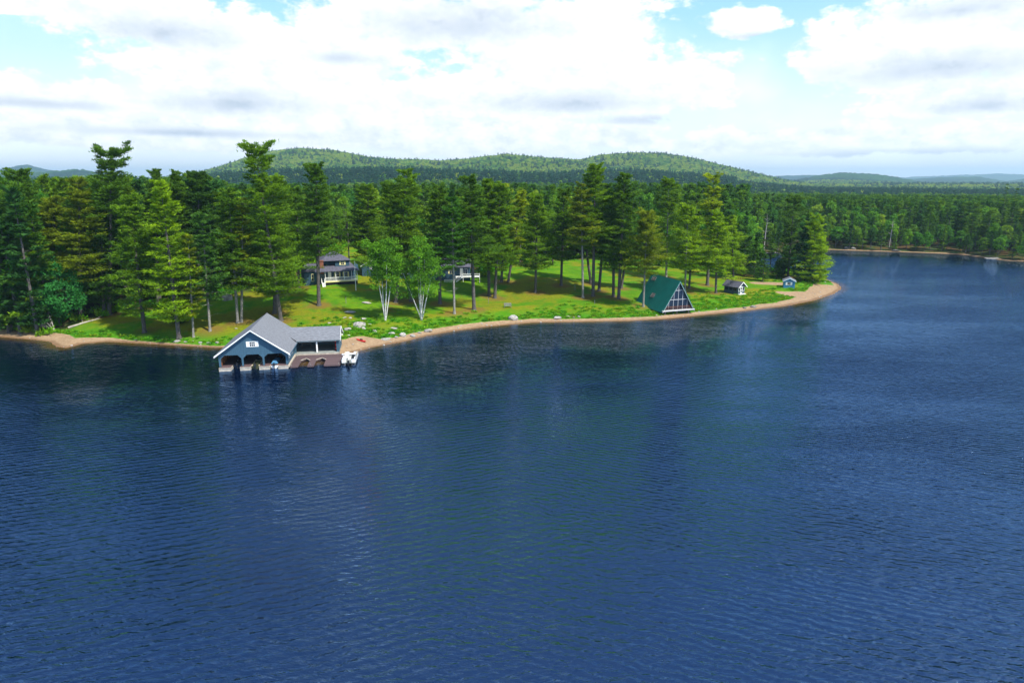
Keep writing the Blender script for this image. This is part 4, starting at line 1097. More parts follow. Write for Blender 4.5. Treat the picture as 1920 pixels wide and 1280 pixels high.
# --- boathouse
def boathouse():
    W, L, ZD, ZE, ZA = 11.42, 14.6, .75, 3.0, 7.0
    t = empty('boathouse', (BO[0], BO[1], 0), BR); tag(t, 'blue boathouse with three boat slips, grey roof and open side wing', 'boathouse')
    # cribs with plank tops
    for x0, x1 in ((0, 1.95), (3.45, 5.15), (6.6, 8.35), (9.75, W)):
        MB().box(x0, x1, -.15, 8.4, -1.5, .48).build('crib', CONC, t)
        MB().box(x0 + .0, x1, -.22, 8.4, .484, .60).build('edge_beam', CONC, t)
        MB().box(x0 + .1, x1 - .05, -.1, 8.4, .604, .68).build('decking', WOODD, t)
    MB().box(0, W, 8.4, L, -1.5, .66).build('floor', WOODD, t)
    s = (ZA - ZE) / (W / 2)
    posts = [(0, .36), (3.75, 4.05), (7.2, 7.5), (W - .36, W)]
    out = [(0, .68), (0, ZE), (W / 2, ZA - .02), (W, ZE), (W, .68)]
    top = 2.72; ch = .62
    for k in (3, 2, 1):
        b0 = posts[k][0]; a1 = posts[k - 1][1]
        out += [(b0, .68), (b0, top - ch), (b0 - ch, top), (a1 + ch, top), (a1, top - ch), (a1, .68)]
        if k > 1: out += [(posts[k - 1][0], .68)] if False else []
    # remove duplicates: polygon runs right to left along the openings
    MB().prism(out, 'y', .25, .42).build('front_wall', SIDING, t)
    # board joints on the gable
    bt = MB()
    for i in range(1, 24):
        x = W * i / 24; zt = ZE + s * min(x, W - x) - .15
        bt.box(x - .02, x + .02, .23, .25, 2.66, zt)
    bt.build('batten', SIDING, t)
    for x0, x1 in ((0, .15), (W - .15, W)):
        MB().box(x0, x1, .42, L - .3, .68, ZE - .02).build('side_wall', SIDING, t)
    MB().prism([(0, .66), (0, ZE), (W / 2, ZA - .03), (W, ZE), (W, .66)], 'y', L - .3, L - .15).build('back_wall', SIDING, t)
    MB().box(.16, .22, .6, 8, .7, ZE - .1).build('inner_lining', WOODB, t)
    for i in range(5): MB().box(.22, .34, 1 + i * 1.5, 1.14 + i * 1.5, .7, ZE - .1).build('stud', WOODB, t)
    e = .55
    rake_roof(t, 'roof', SHING, -e, W + e, W / 2, ZE - s * e, ZA, -.35, L)
    for a in (-e, W + e):
        MB().prism([(a, ZE - s * e - .16), (W / 2, ZA - .06), (W / 2, ZA + .13), (a, ZE - s * e + .13)], 'y', -.41, -.352).build('rake_board', WHITE, t)
    MB().box(-e - .05, -e, -.35, L, ZE - s * e - .08, ZE - s * e + .12).build('fascia', SIDING, t)
    MB().box(W + e, W + e + .05, -.35, 8.0, ZE - s * e - .08, ZE - s * e + .12).build('fascia', SIDING, t)
    window(t, (W / 2 + .05, .25, 4.55), .85, .78, 'y-', shutters=WHITE, nx=3, ny=2, sw=.48, fr=.09)
    for yy in (1.9, 4.9): window(t, (W, yy, 2.0), .65, .9, 'x+', shutters=WHITE, nx=2, ny=2, sw=.4)
    # white lattice edge on right side of foundation
    MB().box(W, W + .18, .2, 8, .2, .5).build('edge_beam', CONC, t)
    # --- wing
    x0, x1 = W + .02, 19.4; yf, yr, yb = 7.8, 10.6, 13.6; zf, zr = 3.05, 4.85
    sl = (zr - zf) / (yr - yf)
    MB().prism([(yf - .3, zf - sl * .3), (yr, zr), (yr, zr + .15), (yf - .3, zf - sl * .3 + .15)], 'x', W - 3.4, x1 + .35).build('wing_roof', SHING, t)
    MB().prism([(yr, zr), (yb + .3, zf - .15), (yb + .3, zf), (yr, zr + .15)], 'x', W - 3.4, x1 + .35).build('wing_roof', SHING, t)
    MB().bar((W - 3.35, yr - .2, zr + .1), (W + .4, yf - .35, zf - .05), .14, .12).build('valley_flashing', DARK, t)
    for (a, b) in (((yf - .3, zf - sl * .3), (yr, zr)), ((yr, zr), (yb + .3, zf - .15))):
        MB().prism([(a[0], a[1] - .12), (b[0], b[1] - .12), (b[0], b[1] + .17), (a[0], a[1] + .17)], 'x', x1 + .352, x1 + .40).build('rake_board', WHITE, t)
    MB().box(x0, x1 + .3, yf - .36, yf - .3, zf - sl * .3 - .02, zf - sl * .3 + .12).build('fascia', SIDING3, t)
    MB().prism([(yf, .7), (yf, zf - .05), (yr, zr - .05), (yb, zf - .2), (yb, .7)], 'x', x1 - .15, x1).build('end_wall', SIDING, t)
    MB().box(x0, x1 - .15, yb - .15, yb, .7, zf - .25).build('back_wall', SIDING3, t)
    MB().box(x0, x1, 7.2, yb, -1, .70).build('wing_floor', FLOORG, t)
    MB().box(x0, x1, 7.1, 7.2, -1, .62).build('edge_beam', CONC, t)
    for xx in (x0, 15.3, x1 - .42): MB().box(xx, xx + .25, yf - .02, yf + .22, .70, zf - .1).build('post', SIDING if xx != 15.3 else WHITE, t)
    MB().box(x0 + .25, x1 - .42, yf, yf + .2, zf - .35, zf - .12).build('header_beam', WHITE, t)
    return t
boathouse()
def loc_b(x, y, z): q = b2w(x, y); return (q[0], q[1], z)

# red shelf in the wing, tool things
t = empty('storage_rack', loc_b(18.55, 8.6, .70), BR); tag(t, 'red storage rack with two bins at the open end of the wing', 'rack')
MB().box(0, .06, 0, .6, 0, 2.0).box(.64, .70, 0, .6, 0, 2.0).build('rack_frame', BLACK, t)
for zz in (.05, .75, 1.45): MB().box(.06, .64, 0, .6, zz, zz + .05).build('shelf', BLACK, t)
for zz in (.11, .81, 1.51): MB().box(.1, .60, .04, .56, zz, zz + .48).build('bin', REDP, t)
t = empty('work_table', loc_b(13.0, 11.6, .70), BR); tag(t, 'grey work table against the back wall of the boathouse wing', 'table')
MB().box(-.9, .9, -.4, .4, .78, .84).build('tabletop', WOODG, t)
for sx in (-.82, .76):
    for sy in (-.35, .29): MB().box(sx, sx + .06, sy, sy + .06, 0, .78).build('leg', WOODG, t)

# --- brown dock with two peaked notches
def dock():
    t = empty('dock', loc_b(11.75, -.2, 0), BR); tag(t, 'brown plank dock with two peaked boat notches beside the boathouse', 'dock')
    w = 8.5; dp_ = 7.25
    poly = [(0, 0), (1.3, 0), (1.3, 3.6), (2.1, 4.9), (2.9, 3.6), (2.9, 0), (3.95, 0), (3.95, 3.6), (4.85, 4.9), (5.7, 3.6), (5.7, 0), (w, 0), (w, dp_), (0, dp_)]
    MB().prism(poly, 'z', .28, .40).build('decking', WOODD, t)
    sk = MB()
    n = len(poly)
    for i in range(n - 1):
        p, q = poly[i], poly[i + 1]
        if i in (12,): continue
        if i == 11: continue
        sk.bar((p[0], p[1] + .02, .20), (q[0], q[1] + .02, .20), .05, .16)
    sk.build('skirt', WOODD, t)
    for i, (a, b) in enumerate(((2, 3), (3, 4), (7, 8), (8, 9))):
        p, q = poly[a], poly[b]; MB().bar((p[0], p[1], .43), (q[0], q[1], .43), .14, .07).build('bumper', CONC, t)
    jn = MB()
    for i in range(1, 17): jn.box(.03 if i > 8 else .0, 0.02 + (w if i > 11 else 1.25), dp_ * i / 17 * 1 - .012, dp_ * i / 17 * 1 + .012, .401, .408)
    jn.build('plank_joint', DARK, t); 
    for px_, py_ in ((.2, .3), (3.4, .3), (8.2, .3), (8.2, 3.6), (.2, 6.8), (8.2, 6.9)):
        MB().tube([(px_, py_, -3), (px_, py_, .55)], [.09, .09], 8).build('piling', WOODG, t)
    return t
dock()

# --- boats
def hull_pts(L, B, Dp, n=9, bow=.35, tw=.9):
    rows = []
    for i in range(n):
        s = i / (n - 1)                      # 0 stern, 1 bow
        w = B / 2 * (tw + (1 - tw) * min(1, s * 3)) if s < .4 else B / 2 * max(.03, math.cos((s - .4) / .6 * math.pi / 2) ** .75)
        sh = Dp * (.72 + .45 * s ** 2); keel = -Dp * .3 + Dp * .7 * max(0, s - .6) ** 2 * 3
        rows.append([(-w, s * L, sh), (-w * .86, s * L, (sh + keel) * .35), (0, s * L, keel), (w * .86, s * L, (sh + keel) * .35), (w, s * L, sh)])
    return rows
def motorboat(loc, rz, L, B, hullm, deckm, seatm, label, motor=True, cover=None, screen=True):
    t = empty('motorboat', loc, rz); tag(t, label, 'motorboat')
    rows = hull_pts(L, B, .75)
    mb = MB(); k = 0
    for r_ in rows: mb.v += r_
    for i in range(len(rows) - 1):
        for j in range(4): a = i * 5 + j; mb.f.append((a, a + 1, a + 6, a + 5))
    mb.f.append((0, 1, 2, 3, 4)); mb.build('hull', hullm, t, smooth=False)
    # gunwale deck ring and foredeck
    dk = MB(); ins = .16
    for i in range(len(rows) - 1):
        for s, c in ((0, 1), (4, -1)):
            a, b = Vector(rows[i][s]), Vector(rows[i + 1][s])
            ia = Vector((a.x * (1 - ins / max(.2, abs(a.x))) if abs(a.x) > .2 else 0, a.y, a.z)); ib = Vector((b.x * (1 - ins / max(.2, abs(b.x))) if abs(b.x) > .2 else 0, b.y, b.z))
            dk.hexa([a, ia, ib, b, a + Vector((0, 0, .05)), ia + Vector((0, 0, .05)), ib + Vector((0, 0, .05)), b + Vector((0, 0, .05))])
    dk.build('gunwale', deckm, t)
    fd = MB(); m0 = 5
    for i in range(m0, len(rows) - 1):
        a, b = rows[i], rows[i + 1]
        fd.hexa([a[0], a[4], b[4], b[0], (a[0][0], a[0][1], a[0][2] + .055), (a[4][0], a[4][1], a[4][2] + .055), (b[4][0], b[4][1], b[4][2] + .055), (b[0][0], b[0][1], b[0][2] + .055)])
    fd.build('foredeck', deckm, t)
    MB().box(-B / 2 * .8, B / 2 * .8, .1, L * .6, .1, .16).build('cockpit_floor', FLOORG, t)
    for yy in (L * .12, L * .42):
        MB().box(-B * .36, B * .36, yy, yy + .45, .16, .5).box(-B * .36, B * .36, yy - .1, yy, .16, .85).build('seat', seatm, t)
    if screen:
        yy = L * .62; MB().hexa([(-B * .38, yy, .72), (B * .38, yy, .72), (B * .38, yy + .04, .72), (-B * .38, yy + .04, .72), (-B * .30, yy - .25, 1.12), (B * .30, yy - .25, 1.12), (B * .30, yy - .21, 1.12), (-B * .30, yy - .21, 1.12)]).build('windscreen', GLASS, t)
    if motor:
        m = MB().hexa([(-.16, -.45, .55), (.16, -.45, .55), (.16, .0, .62), (-.16, .0, .62), (-.13, -.4, 1.08), (.13, -.4, 1.08), (.13, -.05, 1.0), (-.13, -.05, 1.0)]).build('outboard_motor', BLACK, t)
        MB().box(-.06, .06, -.3, -.12, -.5, .55).build('lower_unit', BLACK, m)
    if cover:
        MB().hexa([(-B * .42, .2, .75), (B * .42, .2, .75), (B * .42, L * .6, .8), (-B * .42, L * .6, .8), (-B * .2, .6, 1.25), (B * .2, .6, 1.25), (B * .2, L * .5, 1.2), (-B * .2, L * .5, 1.2)]).build('canvas_cover', cover, t)
    return t
motorboat(loc_b(2.7, 1.5, .05), BR, 5.6, 1.42, NAVY, NAVY, BLACK, 'dark navy motorboat moored in the left slip of the boathouse', cover=None)
motorboat(loc_b(5.88, .5, .05), BR, 5.4, 1.4, OLIVE, VINYL, OLIVE, 'olive and cream motorboat moored in the middle slip of the boathouse')
motorboat(loc_b(9.05, .3, .05), BR, 5.8, 1.4, GEL, TEAK, TEAK, 'white stern mahogany decked motorboat in the right slip', cover=CANV)

def pontoon(loc, rz):
    t = empty('pontoon_boat', loc, rz); tag(t, 'white pontoon boat moored at the end of the brown dock', 'pontoon boat')
    B, L = 2.35, 6.0
    for x in (-.8, .8):
        MB().tube([(x, 0, .12), (x, .1, .12), (x, L - .9, .12), (x, L - .1, .3)], [.2, .3, .3, .06], 10).build('pontoon', STEEL, t, smooth=True)
    MB().box(-B / 2, B / 2, .25, L - .3, .45, .55).build('deck', FLOORG, t)
    fence = [(-B / 2, .3, -B / 2, L - .4), (B / 2, .3, B / 2, L - .4), (-B / 2, L - .4, -.4, L - .4), (.4, L - .4, B / 2, L - .4), (-B / 2, .3, -.5, .3), (.5, .3, B / 2, .3)]
    for a in fence:
        MB().bar((a[0], a[1], .85), (a[2], a[3], .85), .05, .6).build('side_panel', GEL, t)
        MB().bar((a[0], a[1], 1.2), (a[2], a[3], 1.2), .04, .04).build('rail', STEEL, t)
    for x0, x1, y0, y1 in ((-1.1, -.55, .5, 2.1), (.55, 1.1, .5, 1.6), (-1.1, -.5, 3.6, 5.4), (.5, 1.1, 3.9, 5.4)):
        s_ = MB().box(x0, x1, y0, y1, .55, .95).build('bench_seat', GEL, t)
        bx_ = (x0, x0 + .14) if x0 < 0 else (x1 - .14, x1)
        MB().box(bx_[0], bx_[1], y0, y1, .95, 1.3).build('back_cushion', VINYL if y0 > 3 else GEL, s_)
    c = MB().hexa([(.3, 2.4, .55), (.95, 2.4, .55), (.95, 3.0, .55), (.3, 3.0, .55), (.35, 2.55, 1.35), (.9, 2.55, 1.35), (.9, 2.95, 1.45), (.35, 2.95, 1.45)]).build('helm_console', BLACK, t)
    MB().tube([(.62, 2.42, 1.2), (.62, 2.36, 1.22)], [.2, .2], 10).build('steering_wheel', BLACK, c)
    MB().box(-.35, .2, 2.3, 2.8, .55, 1.05).build('helm_seat', GEL, t)
    # folded bimini
    for x in (-1.12, 1.12): MB().bar((x, 2.2, 1.2), (x, 1.0, 1.9), .04).build('bimini_bow', STEEL, t)
    MB().tube([(-1.15, 1.0, 1.92), (0, .95, 2.0), (1.15, 1.0, 1.92)], [.12, .13, .12], 8).build('folded_canopy', GEL, t)
    m = MB().hexa([(-.2, -.5, .4), (.2, -.5, .4), (.2, .12, .4), (-.2, .12, .4), (-.17, -.45, 1.1), (.17, -.45, 1.1), (.17, .08, 1.0), (-.17, .08, 1.0)]).build('outboard_motor', BLACK, t)
    MB().box(-.07, .07, -.3, -.1, -.5, .4).build('lower_unit', BLACK, m)
    for x in (-.85, .85): MB().box(x - .2, x + .2, -.05, .25, .1, .42).build('motor_bracket', BLACK, t)
    return t
pontoon(loc_b(21.7, -.2, 0), BR - .03)

# kayak
k0 = ground_hit(669, 637); k1 = ground_hit(686, 643)
def kayak():
    c = (k0 + k1) / 2; t = empty('kayak', (c[0], c[1], max(c[2], .2) + .12), math.atan2(k1[1] - k0[1], k1[0] - k0[0])); tag(t, 'red kayak lying on the small beach by the boathouse', 'kayak')
    L = 3.3; n = 11; mb = MB()
    for i in range(n):
        s = i / (n - 1) * 2 - 1; w = .38 * max(.03, (1 - s * s) ** .7); z = .16 * s ** 4
        for j in range(8):
            a = 2 * math.pi * j / 8; mb.v.append((s * L / 2, w * math.cos(a), z + .2 * max(.15, (1 - s * s) ** .5) * math.sin(a)))
    for i in range(n - 1):
        for j in range(8): a = i * 8 + j; b = i * 8 + (j + 1) % 8; mb.f.append((a, b, b + 8, a + 8))
    mb.build('hull', REDP, t, smooth=True)
    MB().tube([(-.5, 0, .19), (-.2, 0, .215), (.2, 0, .215), (.5, 0, .19)], [.05, .2, .2, .05], 8).build('cockpit', BLACK, t)
kayak()

# --- A-frame
TRIM = mat('weathered_white_trim', (.50, .50, .50), .6, var=.1, vscale=2)
def aframe():
    bw_, L, hh, zf = 8.2, 12.6, 6.7, 1.5
    t = empty('a_frame_cabin', (40.19, 155.19, 0), .33); tag(t, 'A-frame cabin with green metal roof and glass gable by the beach', 'cabin')
    hw = bw_ / 2; s = hh / hw
    for sg in (-1, 1):
        a = (sg * (hw + .35), zf - .35 * s); b = (0, zf + hh); nx, nz = sg * s / math.hypot(1, s), 1 / math.hypot(1, s)
        th = .16
        MB().prism([a, b, (0, zf + hh + th / nz * 1.0 if False else zf + hh + .32), (a[0] + nx * th, a[1] + nz * th)], 'y', -.5, L).build('roof', METALG, t)
        MB().prism([(a[0] - sg * .06, a[1] + .0), (0, zf + hh - .10), (0, zf + hh - .02), (a[0], a[1] + .0)], 'y', -.56, -.502).build('rake_board', TRIM, t)
        # standing seams
        sm_ = MB()
        for i in range(1, 26):
            y = -.5 + (L + .5) * i / 26
            sm_.prism([(a[0] + nx * th, a[1] + nz * th), (0, zf + hh + .325), (0, zf + hh + .37), (a[0] + nx * (th + .035), a[1] + nz * (th + .035))], 'y', y - .02, y + .02)
        o = sm_.build('roof_seam', METALG, t)
    MB().box(-hw - .35, hw + .35, -.6, -.1, zf - .28, zf).build('sill_beam', TRIM, t)
    MB().box(-hw + .3, hw - .3, -.1, L - .2, zf - .3, zf - .02).build('floor', WOODG, t)
    MB().box(-hw + .9, hw - .9, 1.2, L - .8, -.5, zf - .3).build('foundation', SIDING2, t)
    for x in (-hw + .8, 0, hw - .8): MB().box(x - .12, x + .12, .1, .35, -.5, zf - .28).build('pier', WOODG, t)
    # glazed gable set 1.1 m in, white mullions at the front plane
    yg = .0
    z1, z2 = zf + hh * .36, zf + hh * .69
    def halfw(z): return (zf + hh - z) / s - .12
    MB().box(-halfw(z1), halfw(z1), yg - .06, yg + .06, z1 - .05, z1 + .05).build('mullion', TRIM, t)
    MB().box(-halfw(z2), halfw(z2), yg - .06, yg + .06, z2 - .05, z2 + .05).build('mullion', TRIM, t)
    xs1 = [-2.55, -1.28, 0, 1.28, 2.55]
    for x in xs1: MB().box(x - .036, x + .036, yg - .05, yg + .05, zf, z1 - .07).build('mullion', TRIM, t)
    for x in (-1.2, 0, 1.2): MB().box(x - .036, x + .036, yg - .05, yg + .05, z1 + .07, z2 - .07).build('mullion', TRIM, t)
    MB().box(-.045, .045, yg - .05, yg + .05, z2 + .07, zf + hh - .35).build('mullion', TRIM, t)
    rows = [(zf, z1 - .07, xs1), (z1 + .07, z2 - .07, [-1.2, 0, 1.2]), (z2 + .07, zf + hh - .3, [0])]
    for za, zb_, xs in rows:
        ed = [-99] + xs + [99]
        for a, b in zip(ed[:-1], ed[1:]):
            pa = [max(a + .045, -halfw(za)), min(b - .045, halfw(za))]; pb = [max(a + .045, -halfw(zb_)), min(b - .045, halfw(zb_))]
            poly = [(pa[0], za), (pa[1], za)]
            if pb[1] > pb[0]: poly += [(pb[1], zb_), (pb[0], zb_)]
            else:
                # triangle: rakes cut the far corner
                xx = b - .045 if a == -99 else a + .045; zt = zf + hh - (abs(xx) + .12) * s
                poly += [(xx, zt)]
            MB().prism(poly, 'y', yg - .012, yg + .012).build('pane', GLASS, t)
    # inside rail and chairs read as warm smudges behind the screen
    MB().prism([(-hw + .15, zf), (hw - .15, zf), (0, zf + hh - .3)], 'y', L - .5, L - .35).build('back_wall', SIDING2, t)
    rl = MB().box(-hw + .5, hw - .5, -.32, -.27, zf + .75, zf + .82)
    for i in range(26): x = -hw + .55 + i * (bw_ - 1.1) / 25; rl.box(x - .02, x + .02, -.32, -.28, zf, zf + .75)
    rl.build('railing', WOODB, t)
    # skylights on the left slope
    def skylight(y0, y1, u0, u1):
        def pt(u, y, o): x = -(hw + .35) * (1 - u); z = zf - .35 * s + (hh + .35 * s) * u; nx, nz = -s / math.hypot(1, s), 1 / math.hypot(1, s); return (x + nx * o, y, z + nz * o)
        w_ = MB().hexa([pt(u0, y0, .1), pt(u0, y1, .1), pt(u1, y1, .1), pt(u1, y0, .1), pt(u0, y0, .27), pt(u0, y1, .27), pt(u1, y1, .27), pt(u1, y0, .27)]).build('skylight', GLASS, t)
        for k in range(4):
            y = y0 + (y1 - y0) * k / 3
            MB().hexa([pt(u0, y - .03, .271), pt(u0, y + .03, .271), pt(u1, y + .03, .271), pt(u1, y - .03, .271), pt(u0, y - .03, .31), pt(u0, y + .03, .31), pt(u1, y + .03, .31), pt(u1, y - .03, .31)]).build('bar', DEADW, w_)
    skylight(6.2, 7.6, .34, .47); skylight(9.6, 11.2, .84, .96)
    return t
aframe()
for i, (x_, lab) in enumerate(((-1.6, 'wooden deck chair behind the glass gable, left one'), (1.5, 'wooden deck chair behind the glass gable, right one'))):
    c, s_ = math.cos(.33), math.sin(.33); X_, Y_ = x_, 1.3
    t = empty('deck_chair', (40.19 + c * X_ - s_ * Y_, 155.19 + s_ * X_ + c * Y_, 1.49), .33); tag(t, lab, 'chair')
    MB().box(-.35, .35, -.3, .3, .4, .46).build('seat', WOODB, t); MB().hexa([(-.35, .25, .44), (.35, .25, .44), (.35, .31, .44), (-.35, .31, .44), (-.35, .5, 1.1), (.35, .5, 1.1), (.35, .56, 1.1), (-.35, .56, 1.1)]).build('backrest', WOODB, t)
    for lx_, ly_ in ((-.33, -.28), (.27, -.28), (-.33, .22), (.27, .22)): MB().box(lx_, lx_ + .06, ly_, ly_ + .06, 0, .4).build('leg', WOODB, t)

# --- small cabins
def gable_house(name, label, loc, rz, W, L, ze, zr, wall, roof, trim, ov=.35, cat='cabin', base=True):
    t = empty(name, loc, rz); tag(t, label, cat)
    s = (zr - ze) / (W / 2)
    MB().prism([(0, -.3), (0, ze), (W / 2, zr - .03), (W, ze), (W, -.3)], 'y', 0, .12).build('front_wall', wall, t)
    MB().prism([(0, -.3), (0, ze), (W / 2, zr - .03), (W, ze), (W, -.3)], 'y', L - .12, L).build('back_wall', wall, t)
    MB().box(0, .12, .12, L - .12, -.3, ze).build('side_wall', wall, t); MB().box(W - .12, W, .12, L - .12, -.3, ze).build('side_wall', wall, t)
    rake_roof(t, 'roof', roof, -ov, W + ov, W / 2, ze - s * ov, zr, -ov, L + ov, .12)
    for a in (-ov, W + ov):
        MB().prism([(a, ze - s * ov - .12), (W / 2, zr - .12), (W / 2, zr + .11), (a, ze - s * ov + .11)], 'y', -ov - .05, -ov - .003).build('rake_board', trim, t)
    return t
p = ground_hit(1383.3, 552.5)
W1, L1 = 2.9, 4.6
t = gable_house('screened_cabin', 'small grey screened cabin with white door and dark shingle roof', (p[0], p[1], p[2] + .15), .62, W1, L1, 2.15, 3.25, SIDING3, SHINGD, WHITE, ov=.5)
d_ = MB().box(1.0, 1.75, -.06, -.003, .1, 1.95).build('door', WHITE, t)
MB().box(1.16, 1.59, -.075, -.062, .3, .95).box(1.16, 1.59, -.075, -.062, 1.1, 1.8).build('door_pane', GLASS, d_)
window(t, (.5, 0, 1.35), .6, 1.1, 'y-', nx=1, ny=1); window(t, (2.3, 0, 1.35), .7, 1.1, 'y-', nx=1, ny=1)
for k in range(3): window(t, (0, 1.0 + 1.35 * k, 1.35), 1.1, 1.0, 'x-', frame=SIDING2, nx=1, ny=1)
MB().box(0, W1, -.5, -.08, -.3, -.03).build('step', WHITE, t)
p = ground_hit(1468.5, 540)
t = gable_house('blue_shed', 'little bright blue shed with white shutters on the sandy point', (p[0], p[1], p[2] + .1), -.33, 3.1, 2.9, 2.0, 2.75, mat('bright_blue_siding', (.04, .19, .36), .7, var=.12), SHING, mat('pale_blue_trim', (.5, .62, .72), .6), ov=.3, cat='shed')
window(t, (1.45, 0, 1.2), .8, .75, 'y-', shutters=WHITE, nx=2, ny=2, sw=.42); window(t, (3.1, 1.5, 1.2), .6, .75, 'x+', shutters=WHITE, nx=2, ny=1, sw=.35)

# --- porch house
def porch_house():
    p = ground_hit(611, 536); q = ground_hit(668, 530)
    rz = math.atan2(q[1] - p[1], q[0] - p[0]); rz = min(rz, .42)
    t = empty('porch_house', (p[0], p[1], p[2]), rz); tag(t, 'dark blue two storey house with white railed porch and brick chimney', 'house')
    W, zd = 8.6, .95     # porch from x=0..W, y=0 front
    MB().box(-.2, W + .1, 0, 2.3, zd - .22, zd).build('porch_deck', CREAM, t)
    lt = MB()
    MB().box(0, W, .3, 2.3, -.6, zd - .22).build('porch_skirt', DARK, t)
    # house body: lower storey, runs left past the porch
    MB().box(-5.2, W, 2.3, 8.5, -.6, 3.35).build('lower_wall', SIDING2, t)
    # lower roof: a skirt roof, eave at porch front
    ze, zt = 3.2, 4.75
    MB().hexa([(-2.6, -.35, ze), (W + .5, -.35, ze), (W - 1.2, 4.2, zt), (-1.4, 4.2, zt), (-2.6, -.35, ze + .14), (W + .5, -.35, ze + .14), (W - 1.2, 4.2, zt + .14), (-1.4, 4.2, zt + .14)]).build('porch_roof', SHINGD, t)
    MB().hexa([(-5.6, 2.0, ze - .1), (-2.2, 2.0, ze - .1), (-1.4, 4.2, zt - .2), (-4.6, 5.0, zt - .2), (-5.6, 2.0, ze + .04), (-2.2, 2.0, ze + .04), (-1.4, 4.2, zt - .06), (-4.6, 5.0, zt - .06)]).build('side_roof', SHINGD, t)
    MB().hexa([(-5.6, 8.9, ze - .1), (W + .4, 8.9, ze - .1), (W - 1.2, 4.3, zt - .02), (-4.6, 4.9, zt - .1), (-5.6, 8.9, ze + .04), (W + .4, 8.9, ze + .04), (W - 1.2, 4.3, zt + .12), (-4.6, 4.9, zt + .04)]).build('rear_roof', SHINGD, t)
    # upper storey
    ux0, ux1, uy0, uy1 = 3.1, 6.9, 1.9, 7.2; zu = 5.6
    MB().box(ux0, ux1, uy0, uy1, 3.3, zu).build('upper_wall', SIDING2, t)
    # hip roof over the upper storey, long to the left
    e = .5; cx, cy = 3.9, 4.6; z2 = zu + 1.75
    b = [(-.9, uy0 - e, zu - .1), (ux1 + e, uy0 - e, zu - .1), (ux1 + e, uy1 + e, zu - .1), (-.9, uy1 + e, zu - .1)]
    r1, r2 = (2.6, cy, z2), (3.9, cy, z2)
    mb = MB(); mb.v += b + [r1, r2]; mb.f += [(0, 1, 5, 4), (1, 2, 5), (2, 3, 4, 5), (3, 0, 4), (0, 3, 2, 1)]
    mb.build('hip_roof', SHINGD, t)
    MB().box(-.4, ux0, 3.0, uy1, 4.4, zu - .12).build('upper_wall', SIDING2, t)
    window(t, (5.1, uy0, 4.85), .85, .75, 'y-', shutters=CREAM, nx=2, ny=2, sw=.32, frame=CREAM)
    ch = MB().box(-1.05, -.05, 1.3, 2.2, 2.6, 5.5).build('chimney', BRICK, t)
    MB().box(-1.13, .03, 1.22, 2.28, 5.5, 5.7).build('chimney_cap', BRICK, ch)
    for x in (0.0, 2.75, 5.0, 7.0, W - .12): MB().box(x, x + .12, .08, .2, zd, ze).build('post', WHITE, t)
    def rail(x0, x1, y=.1):
        rl = MB().box(x0, x1, y, y + .06, zd + .82, zd + .9).box(x0, x1, y, y + .06, zd + .08, zd + .14)
        n = int((x1 - x0) / .22)
        for i in range(n + 1): x = x0 + (x1 - x0) * i / n; rl.box(x - .03, x + .03, y + .01, y + .05, zd + .14, zd + .82)
        rl.build('railing', WHITE, t)
    for a, b_ in ((.12, 2.75), (2.87, 5.0), (5.12, 7.0), (7.12, W - .12)): rail(a, b_)
    for x in (3.6, 5.9): window(t, (x, 2.3, 2.05), .9, 1.2, 'y-', frame=CREAM, shutters=CREAM, sw=.3)
    window(t, (-3.0, 2.3, 1.75), .5, 1.6, 'y-', frame=CREAM, nx=1, ny=2)
    MB().box(1.1, 1.95, 2.24, 2.297, zd, zd + 2).build('door', WHITE, t)
    # steps at the left end of the porch
    for k in range(4): MB().box(-1.0, -.2, -.1 - .3 * k, .2 - .3 * k, zd - .2 - .22 * (k + 1), zd - .22 * (k + 1)).build('step', WHITE, t)
    for x in (-1.0, -.25): MB().bar((x, .2, zd + .8), (x, -1.2, .75), .07).bar((x, -1.2, -.1), (x, -1.2, .78), .08).bar((x, .1, zd - .2), (x, .1, zd + .85), .08).bar((x, .2, zd + .4), (x, -1.2, .35), .05).build('stair_rail', WHITE, t)
    t.scale = (.97, 1, 1.14)
    return t
porch_house()

# --- house right of flagpole
p = ground_hit(672, 526)
t = gable_house('guest_house', 'dark blue gabled house with white trimmed gable behind the flagpole', (p[0], p[1] + 5, p[2] - .2), .25, 5.0, 8, 3.6, 5.0, SIDING2, SHINGD, WHITE, cat='house')
window(t, (2.6, 0, 2.7), .7, .9, 'y-', nx=2, ny=2)

